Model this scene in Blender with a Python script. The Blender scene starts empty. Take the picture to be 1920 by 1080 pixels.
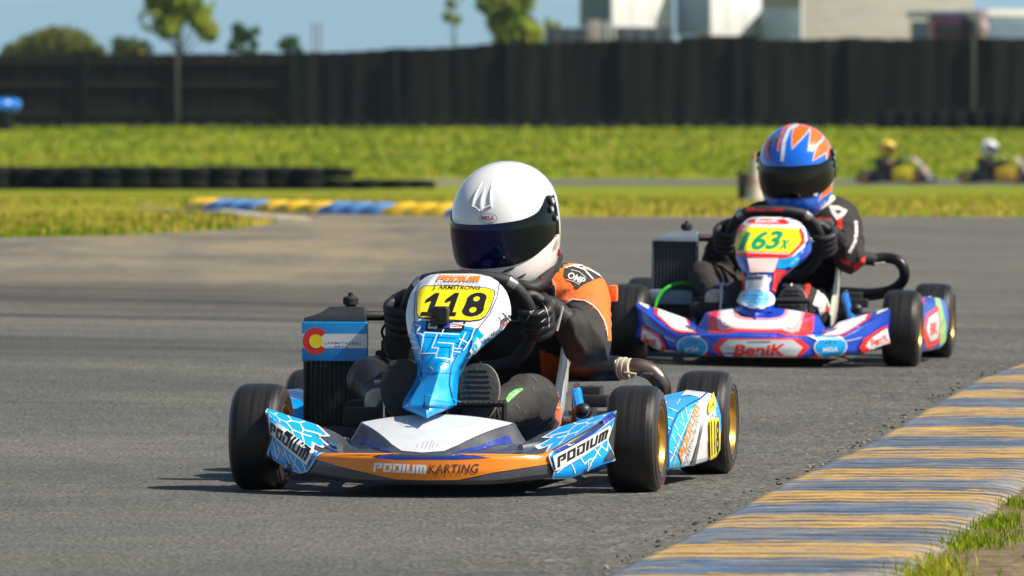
import bpy, bmesh, math, random
from mathutils import Vector, Matrix, noise
from mathutils.bvhtree import BVHTree
from mathutils.geometry import tessellate_polygon
R = math.radians
random.seed(7)
scene = bpy.context.scene
COL = scene.collection

# ------------------------------------------------------------ camera
F, HZ, ZC = 15400.0, 200.0, 0.938       # focal length in photo pixels, eye-level row, eye height
cam_d = bpy.data.cameras.new('camera')
cam = bpy.data.objects.new('camera', cam_d)
COL.objects.link(cam)
cam.location = (0, 0, ZC)
cam.rotation_euler = (R(90) - math.atan((540 - HZ) / F), 0, 0)
cam_d.sensor_width = 36
cam_d.lens = F / 1920 * 36
cam_d.clip_start = 0.5
cam_d.clip_end = 60000
cam_d.dof.use_dof = True
cam_d.dof.focus_distance = 20.25
cam_d.dof.aperture_fstop = 12.0
cam_d.dof.aperture_blades = 0
scene.camera = cam

# ------------------------------------------------------------ sky and sun
SUN_EL, SUN_AZ = 46.0, 17.0             # azimuth: degrees from +X towards the camera
world = bpy.data.worlds.new('World')
scene.world = world
world.use_nodes = True
wn = world.node_tree
bg = wn.nodes['Background']
sky = wn.nodes.new('ShaderNodeTexSky')
sky.sky_type = 'NISHITA'
sky.sun_disc = False
sky.sun_elevation = R(SUN_EL)
sun_dir = Vector((math.cos(R(SUN_EL)) * math.cos(R(SUN_AZ)), -math.cos(R(SUN_EL)) * math.sin(R(SUN_AZ)), math.sin(R(SUN_EL))))
sky.sun_rotation = math.atan2(sun_dir.x, sun_dir.y)
sky.air_density = 1.0
sky.dust_density = 0.6
wn.links.new(sky.outputs[0], bg.inputs[0])
bg.inputs[1].default_value = 0.062
sd = bpy.data.lights.new('sun', 'SUN')
sd.energy = 5.0
sd.angle = R(0.5)
sd.color = (1.0, 0.92, 0.79)
sun = bpy.data.objects.new('sun', sd)
COL.objects.link(sun)
sun.rotation_euler = sun_dir.to_track_quat('Z', 'Y').to_euler()
scene.view_settings.view_transform = 'Standard'
scene.view_settings.look = 'None'
scene.view_settings.gamma = 1
scene.view_settings.exposure = 0.6
scene.cycles.volume_bounces = 2

# ------------------------------------------------------------ helpers
def lin(r, g, b):
    f = lambda c: (c / 255 / 12.92) if c / 255 <= 0.04045 else ((c / 255 + 0.055) / 1.055) ** 2.4
    return (f(r), f(g), f(b))

def tag(o, label=None, cat=None, group=None, kind=None):
    if label: o['label'] = label
    if cat: o['category'] = cat
    if group: o['group'] = group
    if kind: o['kind'] = kind
    return o

def empty(name, M=None, **k):
    o = bpy.data.objects.new(name, None)
    COL.objects.link(o)
    if M is not None: o.matrix_world = M
    o.empty_display_size = 0.1
    return tag(o, **k)

MATS = {}
def mat(name, c, rough=0.5, metal=0.0, coat=0.0, var=0.10, scale=25.0, bump=0.0, bscale=200.0, stretch=(1, 1, 1), sheen=0.0, spec=0.5, alpha=1.0, dirt=None):
    if name in MATS: return MATS[name]
    m = bpy.data.materials.new(name)
    m.use_nodes = True
    nt = m.node_tree; N = nt.nodes; Lk = nt.links
    b = N['Principled BSDF']
    b.inputs['Roughness'].default_value = rough
    b.inputs['Metallic'].default_value = metal
    b.inputs['Coat Weight'].default_value = coat
    b.inputs['Coat Roughness'].default_value = 0.06
    b.inputs['Specular IOR Level'].default_value = spec
    if sheen: b.inputs['Sheen Weight'].default_value = sheen
    tc = N.new('ShaderNodeTexCoord'); mp = N.new('ShaderNodeMapping')
    mp.inputs['Scale'].default_value = stretch
    Lk.new(tc.outputs['Object'], mp.inputs[0])
    nz = N.new('ShaderNodeTexNoise'); nz.inputs['Scale'].default_value = scale; nz.inputs['Detail'].default_value = 6
    Lk.new(mp.outputs[0], nz.inputs['Vector'])
    cr = N.new('ShaderNodeMapRange')
    cr.inputs['From Min'].default_value = 0.3; cr.inputs['From Max'].default_value = 0.7
    cr.inputs['To Min'].default_value = 1 - var; cr.inputs['To Max'].default_value = 1 + var
    Lk.new(nz.outputs['Fac'], cr.inputs['Value'])
    mx = N.new('ShaderNodeVectorMath'); mx.operation = 'SCALE'
    mx.inputs[0].default_value = c
    Lk.new(cr.outputs[0], mx.inputs['Scale'])
    Lk.new(mx.outputs[0], b.inputs['Base Color'])
    if dirt:
        n3 = N.new('ShaderNodeTexNoise'); n3.inputs['Scale'].default_value = dirt[1]; n3.inputs['Detail'].default_value = 8; n3.inputs['Roughness'].default_value = 0.7
        Lk.new(tc.outputs['Object'], n3.inputs['Vector'])
        r3 = N.new('ShaderNodeMapRange'); r3.inputs['From Min'].default_value = dirt[2]; r3.inputs['From Max'].default_value = dirt[2] + 0.15; r3.inputs['To Max'].default_value = dirt[3]
        Lk.new(n3.outputs['Fac'], r3.inputs['Value'])
        mm = N.new('ShaderNodeMixRGB'); mm.inputs['Color2'].default_value = (*dirt[0], 1)
        Lk.new(r3.outputs[0], mm.inputs['Fac']); Lk.new(mx.outputs[0], mm.inputs['Color1']); Lk.new(mm.outputs[0], b.inputs['Base Color'])
    rr = N.new('ShaderNodeMapRange')
    rr.inputs['From Min'].default_value = 0.3; rr.inputs['From Max'].default_value = 0.7
    rr.inputs['To Min'].default_value = max(0.02, rough - 0.08); rr.inputs['To Max'].default_value = min(1, rough + 0.08)
    Lk.new(nz.outputs['Fac'], rr.inputs['Value']); Lk.new(rr.outputs[0], b.inputs['Roughness'])
    if bump:
        n2 = N.new('ShaderNodeTexNoise'); n2.inputs['Scale'].default_value = bscale; n2.inputs['Detail'].default_value = 4
        Lk.new(mp.outputs[0], n2.inputs['Vector'])
        bp = N.new('ShaderNodeBump'); bp.inputs['Strength'].default_value = bump; bp.inputs['Distance'].default_value = 0.01
        Lk.new(n2.outputs['Fac'], bp.inputs['Height']); Lk.new(bp.outputs[0], b.inputs['Normal'])
    MATS[name] = m
    return m

class MB:
    """collects verts / faces / materials of ONE mesh"""
    def __init__(s): s.v = []; s.f = []; s.fm = []; s.mats = []
    def mi(s, m):
        if m not in s.mats: s.mats.append(m)
        return s.mats.index(m)
    def add(s, vs, fs, m, X=None):
        o = len(s.v); k = s.mi(m)
        for p in vs:
            p = Vector(p); s.v.append(X @ p if X is not None else p)
        for f in fs: s.f.append([i + o for i in f]); s.fm.append(k)
        return s
    def rows(s, rows, m, closed=False, capa=False, capb=False, X=None):
        n = len(rows[0]); vs = [p for r in rows for p in r]; fs = []
        for i in range(len(rows) - 1):
            for j in range(n if closed else n - 1):
                a = i * n + j; b = i * n + (j + 1) % n
                fs.append((a, b, b + n, a + n))
        if capa: fs.append(tuple(reversed(range(n))))
        if capb: fs.append(tuple((len(rows) - 1) * n + j for j in range(n)))
        return s.add(vs, fs, m, X)
    def tube(s, pts, rad, m, seg=14, smooth=0, cap=True, flat=None, X=None):
        pts = [Vector(p) for p in pts]
        if not hasattr(rad, '__len__'): rad = [rad] * len(pts)
        if smooth: pts, rad = catmull(pts, rad, smooth)
        rows = []; up = None
        for i, p in enumerate(pts):
            t = (pts[min(i + 1, len(pts) - 1)] - pts[max(i - 1, 0)])
            t = t.normalized() if t.length > 1e-9 else Vector((0, 0, 1))
            if up is None:
                up = Vector((0, 0, 1)) if abs(t.z) < 0.9 else Vector((0, 1, 0))
            up = (up - t * up.dot(t)); up = up.normalized() if up.length > 1e-6 else t.orthogonal().normalized()
            sd_ = t.cross(up); r = rad[i]
            ru, rs = (r, r) if flat is None else (r * flat[0], r * flat[1])
            rows.append([p + up * math.cos(a) * ru + sd_ * math.sin(a) * rs for a in [2 * math.pi * k / seg for k in range(seg)]])
        return s.rows(rows, m, True, cap, cap, X)
    def lathe(s, prof, m, axis='x', c=(0, 0, 0), seg=48, X=None, cap=True):
        """prof: (height, radius); fm may be a list of mats per segment"""
        c = Vector(c); rows = []
        for h, r in prof:
            row = []
            for k in range(seg):
                a = 2 * math.pi * k / seg; u, w = math.cos(a) * r, math.sin(a) * r
                row.append(c + Vector({'x': (h, u, w), 'y': (u, h, w), 'z': (u, w, h)}[axis]))
            rows.append(row)
        if hasattr(m, '__len__'):
            for i in range(len(rows) - 1): s.rows(rows[i:i + 2], m[i], True)
            return s
        return s.rows(rows, m, True, cap and prof[0][1] > 1e-4, cap and prof[-1][1] > 1e-4, X)
    def box(s, c, sz, m, bev=0.0, rot=(0, 0, 0), X=None, seg=2):
        bm = bmesh.new(); bmesh.ops.create_cube(bm, size=1)
        for v in bm.verts: v.co = Vector((v.co.x * sz[0], v.co.y * sz[1], v.co.z * sz[2]))
        if bev: bmesh.ops.bevel(bm, geom=bm.edges[:], offset=bev, segments=seg, profile=0.6, affect='EDGES')
        T = Matrix.Translation(c) @ Matrix.Rotation(rot[2], 4, 'Z') @ Matrix.Rotation(rot[1], 4, 'Y') @ Matrix.Rotation(rot[0], 4, 'X')
        if X is not None: T = X @ T
        bm.verts.index_update()
        s.add([T @ v.co for v in bm.verts], [[v.index for v in f.verts] for f in bm.faces], m)
        bm.free(); return s
    def ball(s, c, r, m, rot=(0, 0, 0), X=None, seg=20, rg=12):
        if not hasattr(r, '__len__'): r = (r, r, r)
        T = Matrix.Translation(c) @ Matrix.Rotation(rot[2], 4, 'Z') @ Matrix.Rotation(rot[1], 4, 'Y') @ Matrix.Rotation(rot[0], 4, 'X')
        if X is not None: T = X @ T
        vs = [T @ Vector((0, 0, r[2]))]
        for i in range(1, rg):
            t = math.pi * i / rg
            for k in range(seg):
                a = 2 * math.pi * k / seg
                vs.append(T @ Vector((r[0] * math.sin(t) * math.cos(a), r[1] * math.sin(t) * math.sin(a), r[2] * math.cos(t))))
        vs.append(T @ Vector((0, 0, -r[2]))); fs = []
        for k in range(seg):
            fs.append((0, 1 + k, 1 + (k + 1) % seg))
            for i in range(rg - 2):
                a = 1 + i * seg + k; b = 1 + i * seg + (k + 1) % seg
                fs.append((a, a + seg, b + seg, b))
            a = 1 + (rg - 2) * seg
            fs.append((a + k, len(vs) - 1, a + (k + 1) % seg))
        return s.add(vs, fs, m)
    def bvh(s): return BVHTree.FromPolygons(s.v, s.f)
    def build(s, name, parent=None, sharp=35, X=None, **k):
        me = bpy.data.meshes.new(name)
        vs = [X @ p for p in s.v] if X is not None else s.v
        me.from_pydata(vs, [], s.f)
        for m in s.mats: me.materials.append(m)
        me.polygons.foreach_set('material_index', s.fm)
        me.polygons.foreach_set('use_smooth', [True] * len(s.f))
        me.update()
        if sharp and sharp < 180: me.set_sharp_from_angle(angle=R(sharp))
        o = bpy.data.objects.new(name, me)
        COL.objects.link(o)
        if parent is not None: o.parent = parent
        return tag(o, **k)

def catmull(pts, rad, n):
    P = [pts[0]] + list(pts) + [pts[-1]]; Q = [rad[0]] + list(rad) + [rad[-1]]
    op, orr = [], []
    for i in range(1, len(P) - 2):
        for k in range(n):
            t = k / n
            h = lambda a, b, c, d: 0.5 * ((2 * b) + (c - a) * t + (2 * a - 5 * b + 4 * c - d) * t * t + (3 * b - a - 3 * c + d) * t ** 3)
            op.append(h(P[i - 1], P[i], P[i + 1], P[i + 2])); orr.append(Q[i] + (Q[i + 1] - Q[i]) * t)
    op.append(P[-2]); orr.append(Q[-2])
    return op, orr

def interp(tab, x):
    """smooth monotone table lookup"""
    if x <= tab[0][0]: return tab[0][1]
    if x >= tab[-1][0]: return tab[-1][1]
    n = len(tab)
    for i in range(n - 1):
        if tab[i][0] <= x <= tab[i + 1][0]: break
    x0, y0 = tab[i]; x1, y1 = tab[i + 1]; h = x1 - x0; d = (y1 - y0) / h
    def sl(j):
        if j <= 0 or j >= n - 1: return None
        a = (tab[j][1] - tab[j - 1][1]) / (tab[j][0] - tab[j - 1][0]); b = (tab[j + 1][1] - tab[j][1]) / (tab[j + 1][0] - tab[j][0])
        return 0 if a * b <= 0 else 2 * a * b / (a + b)
    m0 = sl(i); m1 = sl(i + 1)
    m0 = d if m0 is None else m0; m1 = d if m1 is None else m1
    t = (x - x0) / h
    return (2 * t ** 3 - 3 * t * t + 1) * y0 + (t ** 3 - 2 * t * t + t) * h * m0 + (-2 * t ** 3 + 3 * t * t) * y1 + (t ** 3 - t * t) * h * m1
def ss(a, b, x):
    t = max(0, min(1, (x - a) / (b - a))); return t * t * (3 - 2 * t)

# ------------------------------------------------------------ terrain
PROF = [(-60, -0.3), (8, -0.02), (15, 0), (20, 0), (21.2, 0.0), (27.8, 0.066), (40, 0.09), (52, 0.085), (64, 0.074), (76, 0.02), (100, -0.198), (140, -0.5),
        (175, -0.767), (195, -0.80), (203, -0.74), (240, -0.27), (281, 0.215), (300, 0.25), (420, 0.3), (60000, 0.3)]
def H(x, y):
    z = interp(PROF, y)
    t = ss(22.5, 27, y) * (1 - ss(45, 62, y))
    z += -0.019 * t * max(-6, min(6, x - 0.857))
    return z
KERB_L = [(-0.62, 10), (-0.20, 13.5), (0.20, 16.4), (0.43, 18.2), (0.70, 20.5), (1.04, 23.0), (1.38, 25.6), (1.60, 27.2), (2.22, 31), (3.2, 36), (5.0, 44)]

class Frame:
    """kart-local frame: +x photo right, -y nose, z up"""
    def __init__(s, x, y, psi, pitch=0, roll=0):
        z = H(x, y)
        s.M = Matrix.Translation((x, y, z)) @ Matrix.Rotation(roll, 4, 'Y') @ Matrix.Rotation(-R(psi), 4, 'Z')
        s.I = s.M.inverted(); s.eye = s.I @ Vector((0, 0, ZC))
    def ray(s, px, py):
        d = Vector(((px - 960) / F, 1, -(py - HZ) / F))
        return (s.I.to_3x3() @ d)
    def __call__(s, px, py, yl):
        d = s.ray(px, py); t = (yl - s.eye.y) / d.y
        return s.eye + d * t

def wpt(px, py, d):
    return Vector(((px - 960) / F * d, d, ZC - (py - HZ) / F * d))

# ------------------------------------------------------------ 2-D artwork stuck onto surfaces
def tri2d(loops):
    """list of loops (outer, holes...) -> verts, tris"""
    ls = [[Vector((p[0], p[1], 0)) for p in l] for l in loops]
    return [(p[0], p[1]) for l in loops for p in l], tessellate_polygon(ls)

def stroke(pts, w, close=False):
    """list of quads along a polyline"""
    P = [Vector(p) for p in pts]; out = []
    if close: P.append(P[0])
    n = len(P); L = []; Rr = []
    for i in range(n):
        if close and i in (0, n - 1): a = (P[1] - P[0]).normalized(); b = (P[-1] - P[-2]).normalized()
        else:
            a = (P[min(i + 1, n - 1)] - P[min(i, n - 2)]).normalized(); b = (P[max(i, 1)] - P[max(i - 1, 0)]).normalized()
        t = (a + b); t = t.normalized() if t.length > 1e-6 else a
        nrm = Vector((-t.y, t.x)); k = 1 / max(0.5, abs(nrm.dot(Vector((-a.y, a.x)))))
        L.append(P[i] + nrm * w / 2 * k); Rr.append(P[i] - nrm * w / 2 * k)
    for i in range(n - 1): out.append([[tuple(L[i]), tuple(L[i + 1]), tuple(Rr[i + 1]), tuple(Rr[i])]])
    return out

def ellipse(cx, cy, rx, ry, n=28, a0=0, a1=360, rot=0):
    o = []
    for k in range(n):
        a = R(a0 + (a1 - a0) * k / (n if abs(a1 - a0) == 360 else n - 1)); x, y = rx * math.cos(a), ry * math.sin(a)
        c, s_ = math.cos(R(rot)), math.sin(R(rot)); o.append((cx + x * c - y * s_, cy + x * s_ + y * c))
    return o

_tc = {}
def text_tris(body, bold=0.0, shear=0.0, space=1.0):
    key = (body, bold, shear, space)
    if key in _tc: return _tc[key]
    cu = bpy.data.curves.new('t', 'FONT'); cu.body = body; cu.size = 1; cu.offset = bold; cu.shear = shear; cu.space_character = space
    cu.resolution_u = 4
    o = bpy.data.objects.new('t', cu); COL.objects.link(o)
    dg = bpy.context.evaluated_depsgraph_get(); e = o.evaluated_get(dg); me = e.to_mesh()
    vs = [(v.co.x, v.co.y) for v in me.vertices]; fs = [list(p.vertices) for p in me.polygons]
    e.to_mesh_clear(); bpy.data.objects.remove(o); bpy.data.curves.remove(cu)
    x0 = min(v[0] for v in vs); x1 = max(v[0] for v in vs); y0 = min(v[1] for v in vs); y1 = max(v[1] for v in vs)
    vs = [((x - x0) / (x1 - x0), (y - y0) / (y1 - y0)) for x, y in vs]
    _tc[key] = (vs, fs); return _tc[key]

BLK = {'P': [(0, 0, .3, 1), (.3, .74, 1, 1), (.7, .36, 1, .74), (.42, .36, .7, .58)],
       'O': [(0, 0, .3, 1), (.7, 0, 1, 1), (.3, 0, .7, .24), (.3, .76, .7, 1)],
       'D': [(0, .0, .3, .72), (.7, 0, 1, 1), (.38, 0, .7, .24), (0, .78, .7, 1)],
       'I': [(0, 0, .34, 1)], 'U': [(0, 0, .3, 1), (.7, 0, 1, 1), (.3, 0, .7, .26)],
       'M': [(0, 0, .27, 1), (.27, .76, .86, 1), (.36, 0, .63, .76), (.73, 0, 1, .76), (.86, .76, 1, .94)],
       'B': [(0, 0, .3, 1), (.3, 0, 1, .2), (.3, .4, .9, .6), (.3, .8, .95, 1), (.7, .2, 1, .4), (.65, .6, .95, .8)],
       'E': [(0, 0, .3, 1), (.3, 0, 1, .22), (.3, .4, .9, .6), (.3, .78, 1, 1)],
       'L': [(0, 0, .3, 1), (.3, 0, 1, .24)]}
def block_tris(word, shear=0.0, gap=0.14):
    vs, fs = [], []; x = 0
    for ch in word:
        w = {'I': .34, 'M': 1.15}.get(ch, 0.95)
        for (a, b, c, d) in BLK[ch]:
            sx = w if ch != 'I' else 1.0; o = len(vs)
            for (u, v) in ((a, b), (c, b), (c, d), (a, d)): vs.append((x + u * sx + shear * v, v))
            fs.append([o, o + 1, o + 2, o + 3])
        x += w + gap
    x0 = min(v[0] for v in vs); x1 = max(v[0] for v in vs)
    return [((u - x0) / (x1 - x0), v) for u, v in vs], fs

def quadmap(q):
    """q = TL, TR, BR, BL corners; (u right, v up) in the unit square -> point"""
    TL, TR, BR, BL = [Vector(p) for p in q]
    def f(u, v):
        p = (BL * (1 - u) + BR * u) * (1 - v) + (TL * (1 - u) + TR * u) * v
        return (p.x, p.y)
    return f

class Art:
    """artwork in photo-row/column units, cast from a frame's sight lines onto a finished surface as thin sticker faces"""
    def __init__(s, mb, fr, step=7.0, lift=0.0009, base=None, fn=None):
        s.mb = mb; s.fr = fr; s.step = step; s.fn = fn; s.tree = None if fn else (base or mb).bvh(); s.off = lift; s.d = 0.0005
    def _cast(s, vs, fs, m, off, st=None, depth=0):
        bm = bmesh.new()
        bv = [bm.verts.new((x, y, 0)) for x, y in vs]
        for f in fs:
            try: bm.faces.new([bv[i] for i in f])
            except ValueError: pass
        xs = [v[0] for v in vs]; ys = [v[1] for v in vs]; st = st or s.step
        for ax, lo, hi in ((0, min(xs), max(xs)), (1, min(ys), max(ys))):
            k = math.ceil(lo / st)
            while k * st < hi:
                co = [0, 0, 0]; no = [0, 0, 0]; co[ax] = k * st; no[ax] = 1
                bmesh.ops.bisect_plane(bm, geom=bm.verts[:] + bm.edges[:] + bm.faces[:], plane_co=co, plane_no=no, dist=1e-5)
                k += 1
        bm.verts.index_update(); out = []; ok = []
        if s.fn:
            for v in bm.verts:
                p, n = s.fn(v.co.x, v.co.y); out.append(p + n * off)
            fs2 = []
            for f in bm.faces:
                ids = [v.index for v in f.verts]; q, n = s.fn(sum(v.co.x for v in f.verts) / len(ids), sum(v.co.y for v in f.verts) / len(ids))
                nn = sum(((out[ids[i]] - out[ids[0]]).cross(out[ids[i + 1]] - out[ids[0]]) for i in range(1, len(ids) - 1)), Vector())
                if nn.dot(n) < 0: ids.reverse()
                fs2.append(ids)
            bm.free(); s.mb.add(out, fs2, m); return
        for v in bm.verts:
            d = s.fr.ray(v.co.x, v.co.y).normalized()
            loc, nr, i, dist = s.tree.ray_cast(s.fr.eye, d)
            if loc is None: out.append(Vector((0, 0, 0))); ok.append(None)
            else:
                if nr.dot(d) > 0: nr = -nr
                out.append(loc + nr * off); ok.append(dist)
        keep = []; again = []
        for f in bm.faces:
            ids = [v.index for v in f.verts]
            ds = [ok[i] for i in ids if ok[i] is not None]
            if not ds: continue
            if len(ds) < len(ids) or max(ds) - min(ds) > 0.012 * st / s.step + .003:
                if depth < 1: again.append([(v.co.x, v.co.y) for v in f.verts]); continue
                if len(ds) < len(ids) or max(ds) - min(ds) > .05: continue
            a, b, c = out[ids[0]], out[ids[1]], out[ids[2]]
            if (b - a).cross(c - a).dot(s.fr.eye - a) < 0: ids.reverse()
            keep.append(ids)
        bm.free()
        s.mb.add(out, keep, m)
        if again:
            v2, f2 = [], []
            for q in again:
                o = len(v2); v2 += q; f2.append(list(range(o, o + len(q))))
            s._cast(v2, f2, m, off, st / 6, depth + 1)
    def poly(s, loops, m, up=True):
        if not isinstance(loops[0][0], (list, tuple)): loops = [loops]
        vs, fs = tri2d(loops); s._cast(vs, fs, m, s.off)
        if up: s.off += s.d
        return s
    def line(s, pts, w, m, close=False, up=True):
        vs, fs = [], []
        for q in stroke(pts, w, close):
            o = len(vs); vs += q[0]; fs.append([o, o + 1, o + 2, o + 3])
        s._cast(vs, fs, m, s.off)
        if up: s.off += s.d
        return s
    def lines(s, list_, w, m):
        for p in list_: s.line(p, w, m, up=False)
        s.off += s.d; return s
    def tris(s, vf, q, m, up=True):
        f = quadmap(q); vs = [f(*v) for v in vf[0]]; s._cast(vs, vf[1], m, s.off)
        if up: s.off += s.d
        return s
    def text(s, body, q, m, bold=0.0, shear=0.0, space=1.0):
        return s.tris(text_tris(body, bold, shear, space), q, m)

# ------------------------------------------------------------ shared materials
rubber = mat('tyre_rubber', (0.015, 0.014, 0.014), 0.42, spec=.35, var=0.35, scale=3.0, stretch=(60, 1, 1), bump=0.15, bscale=120)
rubber2 = mat('tyre_sidewall', (0.040, 0.036, 0.034), 0.30, var=0.3, scale=4.0, stretch=(50, 1, 1))
redline = mat('tyre_red_line', (0.30, 0.05, 0.05), 0.5)
gold = mat('gold_magnesium', (0.62, 0.36, 0.08), 0.32, metal=0.85)
steel = mat('steel', (0.45, 0.44, 0.42), 0.28, metal=1.0)
dsteel = mat('exhaust_steel', (0.20, 0.165, 0.13), 0.36, metal=0.9, var=0.35, scale=18)
blackpl = mat('black_plastic', (0.013, 0.013, 0.015), 0.42)
blackmt = mat('black_matt', (0.010, 0.010, 0.011), 0.7)
silencer_m = mat('silencer_black', (0.012, 0.013, 0.016), 0.33)
foam = mat('black_grip_rubber', (0.018, 0.018, 0.019), 0.55, bump=0.3, bscale=300)
navy = mat('navy_print', (0.015, 0.02, 0.16), 0.35, coat=0.3)
white = mat('white_print', (0.78, 0.80, 0.82), 0.32, coat=0.4, var=0.05)
cyan = mat('sky_blue_print', (0.0, 0.36, 0.88), 0.30, coat=0.4, var=0.05)
cyan2 = mat('cyan_print', (0.01, 0.50, 0.85), 0.30, coat=0.4, var=0.05)
orange = mat('orange_print', (0.86, 0.24, 0.008), 0.35, coat=0.3, var=0.06, dirt=((0.25, 0.08, 0.02), 9, 0.62, 0.5))
yellow = mat('yellow_print', (0.92, 0.74, 0.01), 0.35, coat=0.3, var=0.05)
blackpr = mat('black_print', (0.012, 0.012, 0.012), 0.4)
greypr = mat('grey_print', (0.10, 0.11, 0.13), 0.4)
redpr = mat('red_print', (0.72, 0.02, 0.02), 0.35, coat=0.3, var=0.06)
greenpr = mat('green_print', (0.0, 0.32, 0.13), 0.35)
blueplast = mat('blue_plastic', (0.012, 0.035, 0.30), 0.28, coat=0.5)
charcoal = mat('charcoal_print', (0.055, 0.06, 0.075), 0.36, coat=0.4, dirt=((0.12, 0.11, 0.10), 14, 0.6, 0.35))
plate_w = mat('pale_grey_print', (0.62, 0.64, 0.67), 0.30, coat=0.5, var=0.04, dirt=((0.40, 0.38, 0.34), 11, 0.60, 0.45))
frameblue = mat('blue_frame_paint', (0.01, 0.25, 0.72), 0.3, coat=0.4)
# ============================================================ GO-KART
K1 = Frame(-0.1545, 20.0, 8.7)
K2 = Frame(0.857, 27.8, 6.6, roll=0.019)
S = K1                                  # the frame the shapes were measured in

def bez_profile(x):
    a = min(1, abs(x) / 0.43)
    yf = -0.42 + 0.27 * a ** 2.2
    zb = 0.036 + 0.012 * ss(.35, .7, a) + 0.038 * ss(.72, 1, a)
    zt = interp([(0, .110), (.45, .107), (.62, .104), (.7, .118), (.8, .143), (.9, .170), (1, .197)], a)
    low = interp([(0, .128), (.45, .124), (.52, .134), (.60, .152), (.7, .166), (.8, .179), (.9, .191), (1, .203)], a)
    yb = -0.17 + 0.065 * a ** 3
    return a, yf, zb, zt, low, yb
HE = .43 * 21 / 48
def hood_w(t): return .055 + (HE - .055) * min(1, t / .95)
def warp(x, t):
    a = abs(x); s_ = 1 if x > 0 else -1; h = hood_w(t)
    if a <= HE: return x * h / HE
    return s_ * (h + (a - HE) * (.27 - h) / (.27 - HE)) if a < .27 else x
def unwarp(x, t):
    a = abs(x); s_ = 1 if x > 0 else -1; h = hood_w(t)
    if a <= h: return x * HE / h
    return s_ * (HE + (a - h) * (.27 - HE) / (.27 - h)) if a < .27 else x
def bumper_pt(x0, k):
    T_ = [.06, .12, .2, .3, .4, .5, .6, .7, .8, .9, .96, 1.0]
    x = warp(x0, T_[k - 8]) if 8 <= k < 20 else (warp(x0, 1) if k >= 20 else (warp(x0, 0) if k == 7 else (warp(x0, 0) * .5 + x0 * .5 if k == 6 else x0)))
    a, yf, zb, zt, low, yb = bez_profile(x); h = zt - zb
    P = [(yf + .12, zb + .015), (yf + .05, zb + .002), (yf + .015, zb), (yf + .003, zb + .010), (yf, zb + .45 * h), (yf + .003, zt - .010), (yf + .007, zt - .003), (yf + .016, zt)]
    T = [.06, .12, .2, .3, .4, .5, .6, .7, .8, .9, .96, 1.0]
    for t in T:
        y = (yf + .016) * (1 - t) + yb * t
        hw = hood_w(t)
        base = zt * (1 - t) + low * t
        hood = .108 + (.196 - .12 * x * x / .2 - .108) * t ** .9
        hood -= max(0, abs(x) - hw) * 1.5
        groove = 0.006 * math.exp(-((abs(x) - hw - .05) / .012) ** 2) * (1 - abs(2 * t - 1))
        z = max(base - groove, hood) if a < .8 else base
        P.append((y, z))
    P += [(yb + .012, P[-1][1] - .012), (yb + .014, max(zb + .03, P[-1][1] - .06)), (yf + .13, zb + .03)]
    y, z = P[k]
    e = ss(.8, 1, a); zz = (z - zb) / max(.01, h)
    x2 = x * (1 - e * .03 * max(0, 1 - (2 * zz - 1) ** 2))
    return Vector((x2, y, z))
def make_bumper_mesh(m):
    mb = MB(); n = 96; cnt = 23
    rows = []
    for i in range(n + 1):
        u = -1 + 2 * i / n
        rows.append([bumper_pt(0.43 * u, k) for k in range(cnt)])
    mb.rows(rows, m, True, True, True)
    return mb

PANEL = [(513.5, 822, 888), (515, 808, 903), (519, 798, 920), (527, 788, 933), (537, 779, 942), (548, 771, 950), (562, 766, 955), (578, 762.5, 958), (590, 761, 958), (602, 761.5, 955), (619, 764, 943), (634, 768, 926), (649, 772, 906),
         (661, 775, 893), (673, 778, 881), (688, 780, 870), (700, 780, 864), (711, 778, 861), (722, 773, 859), (735, 766, 858), (750, 757, 857), (760, 754, 856), (764.5, 754.5, 848), (770, 764, 835), (777, 781, 817), (782, 793.5, 805), (784.5, 800, 802)]
def panel_rows():
    rows = []
    for py, l, r in PANEL:
        v = (py - 513) / 272
        y0 = 0.07 - 0.35 * v ** .95
        cx = (l + r) / 2; row = []; ts = [-1, -.97, -.92, -.86, -.8, -.74, -.65, -.5, -.3, -.12, 0, .12, .3, .5, .65, .74, .8, .86, .92, .97, 1]
        neck = ss(.45, .75, v)
        endc = 1 - ss(.86, 1, v)
        for t in ts:
            a = abs(t)
            b = 0.010 * t * t + 0.055 * endc * max(0, (a - .72) / .28) ** 1.6 + neck * (0.035 * a * endc + .02 * a)
            if py > 760: b += .01
            q = S(cx + (r - l) / 2 * t, py, y0 + b)
            row.append(q)
        back = [p + Vector((0, .012, 0)) + Vector(((row[10].x - p.x) * .05, 0, 0)) for p in reversed(row)]
        rows.append(row + back)
    return rows

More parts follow.
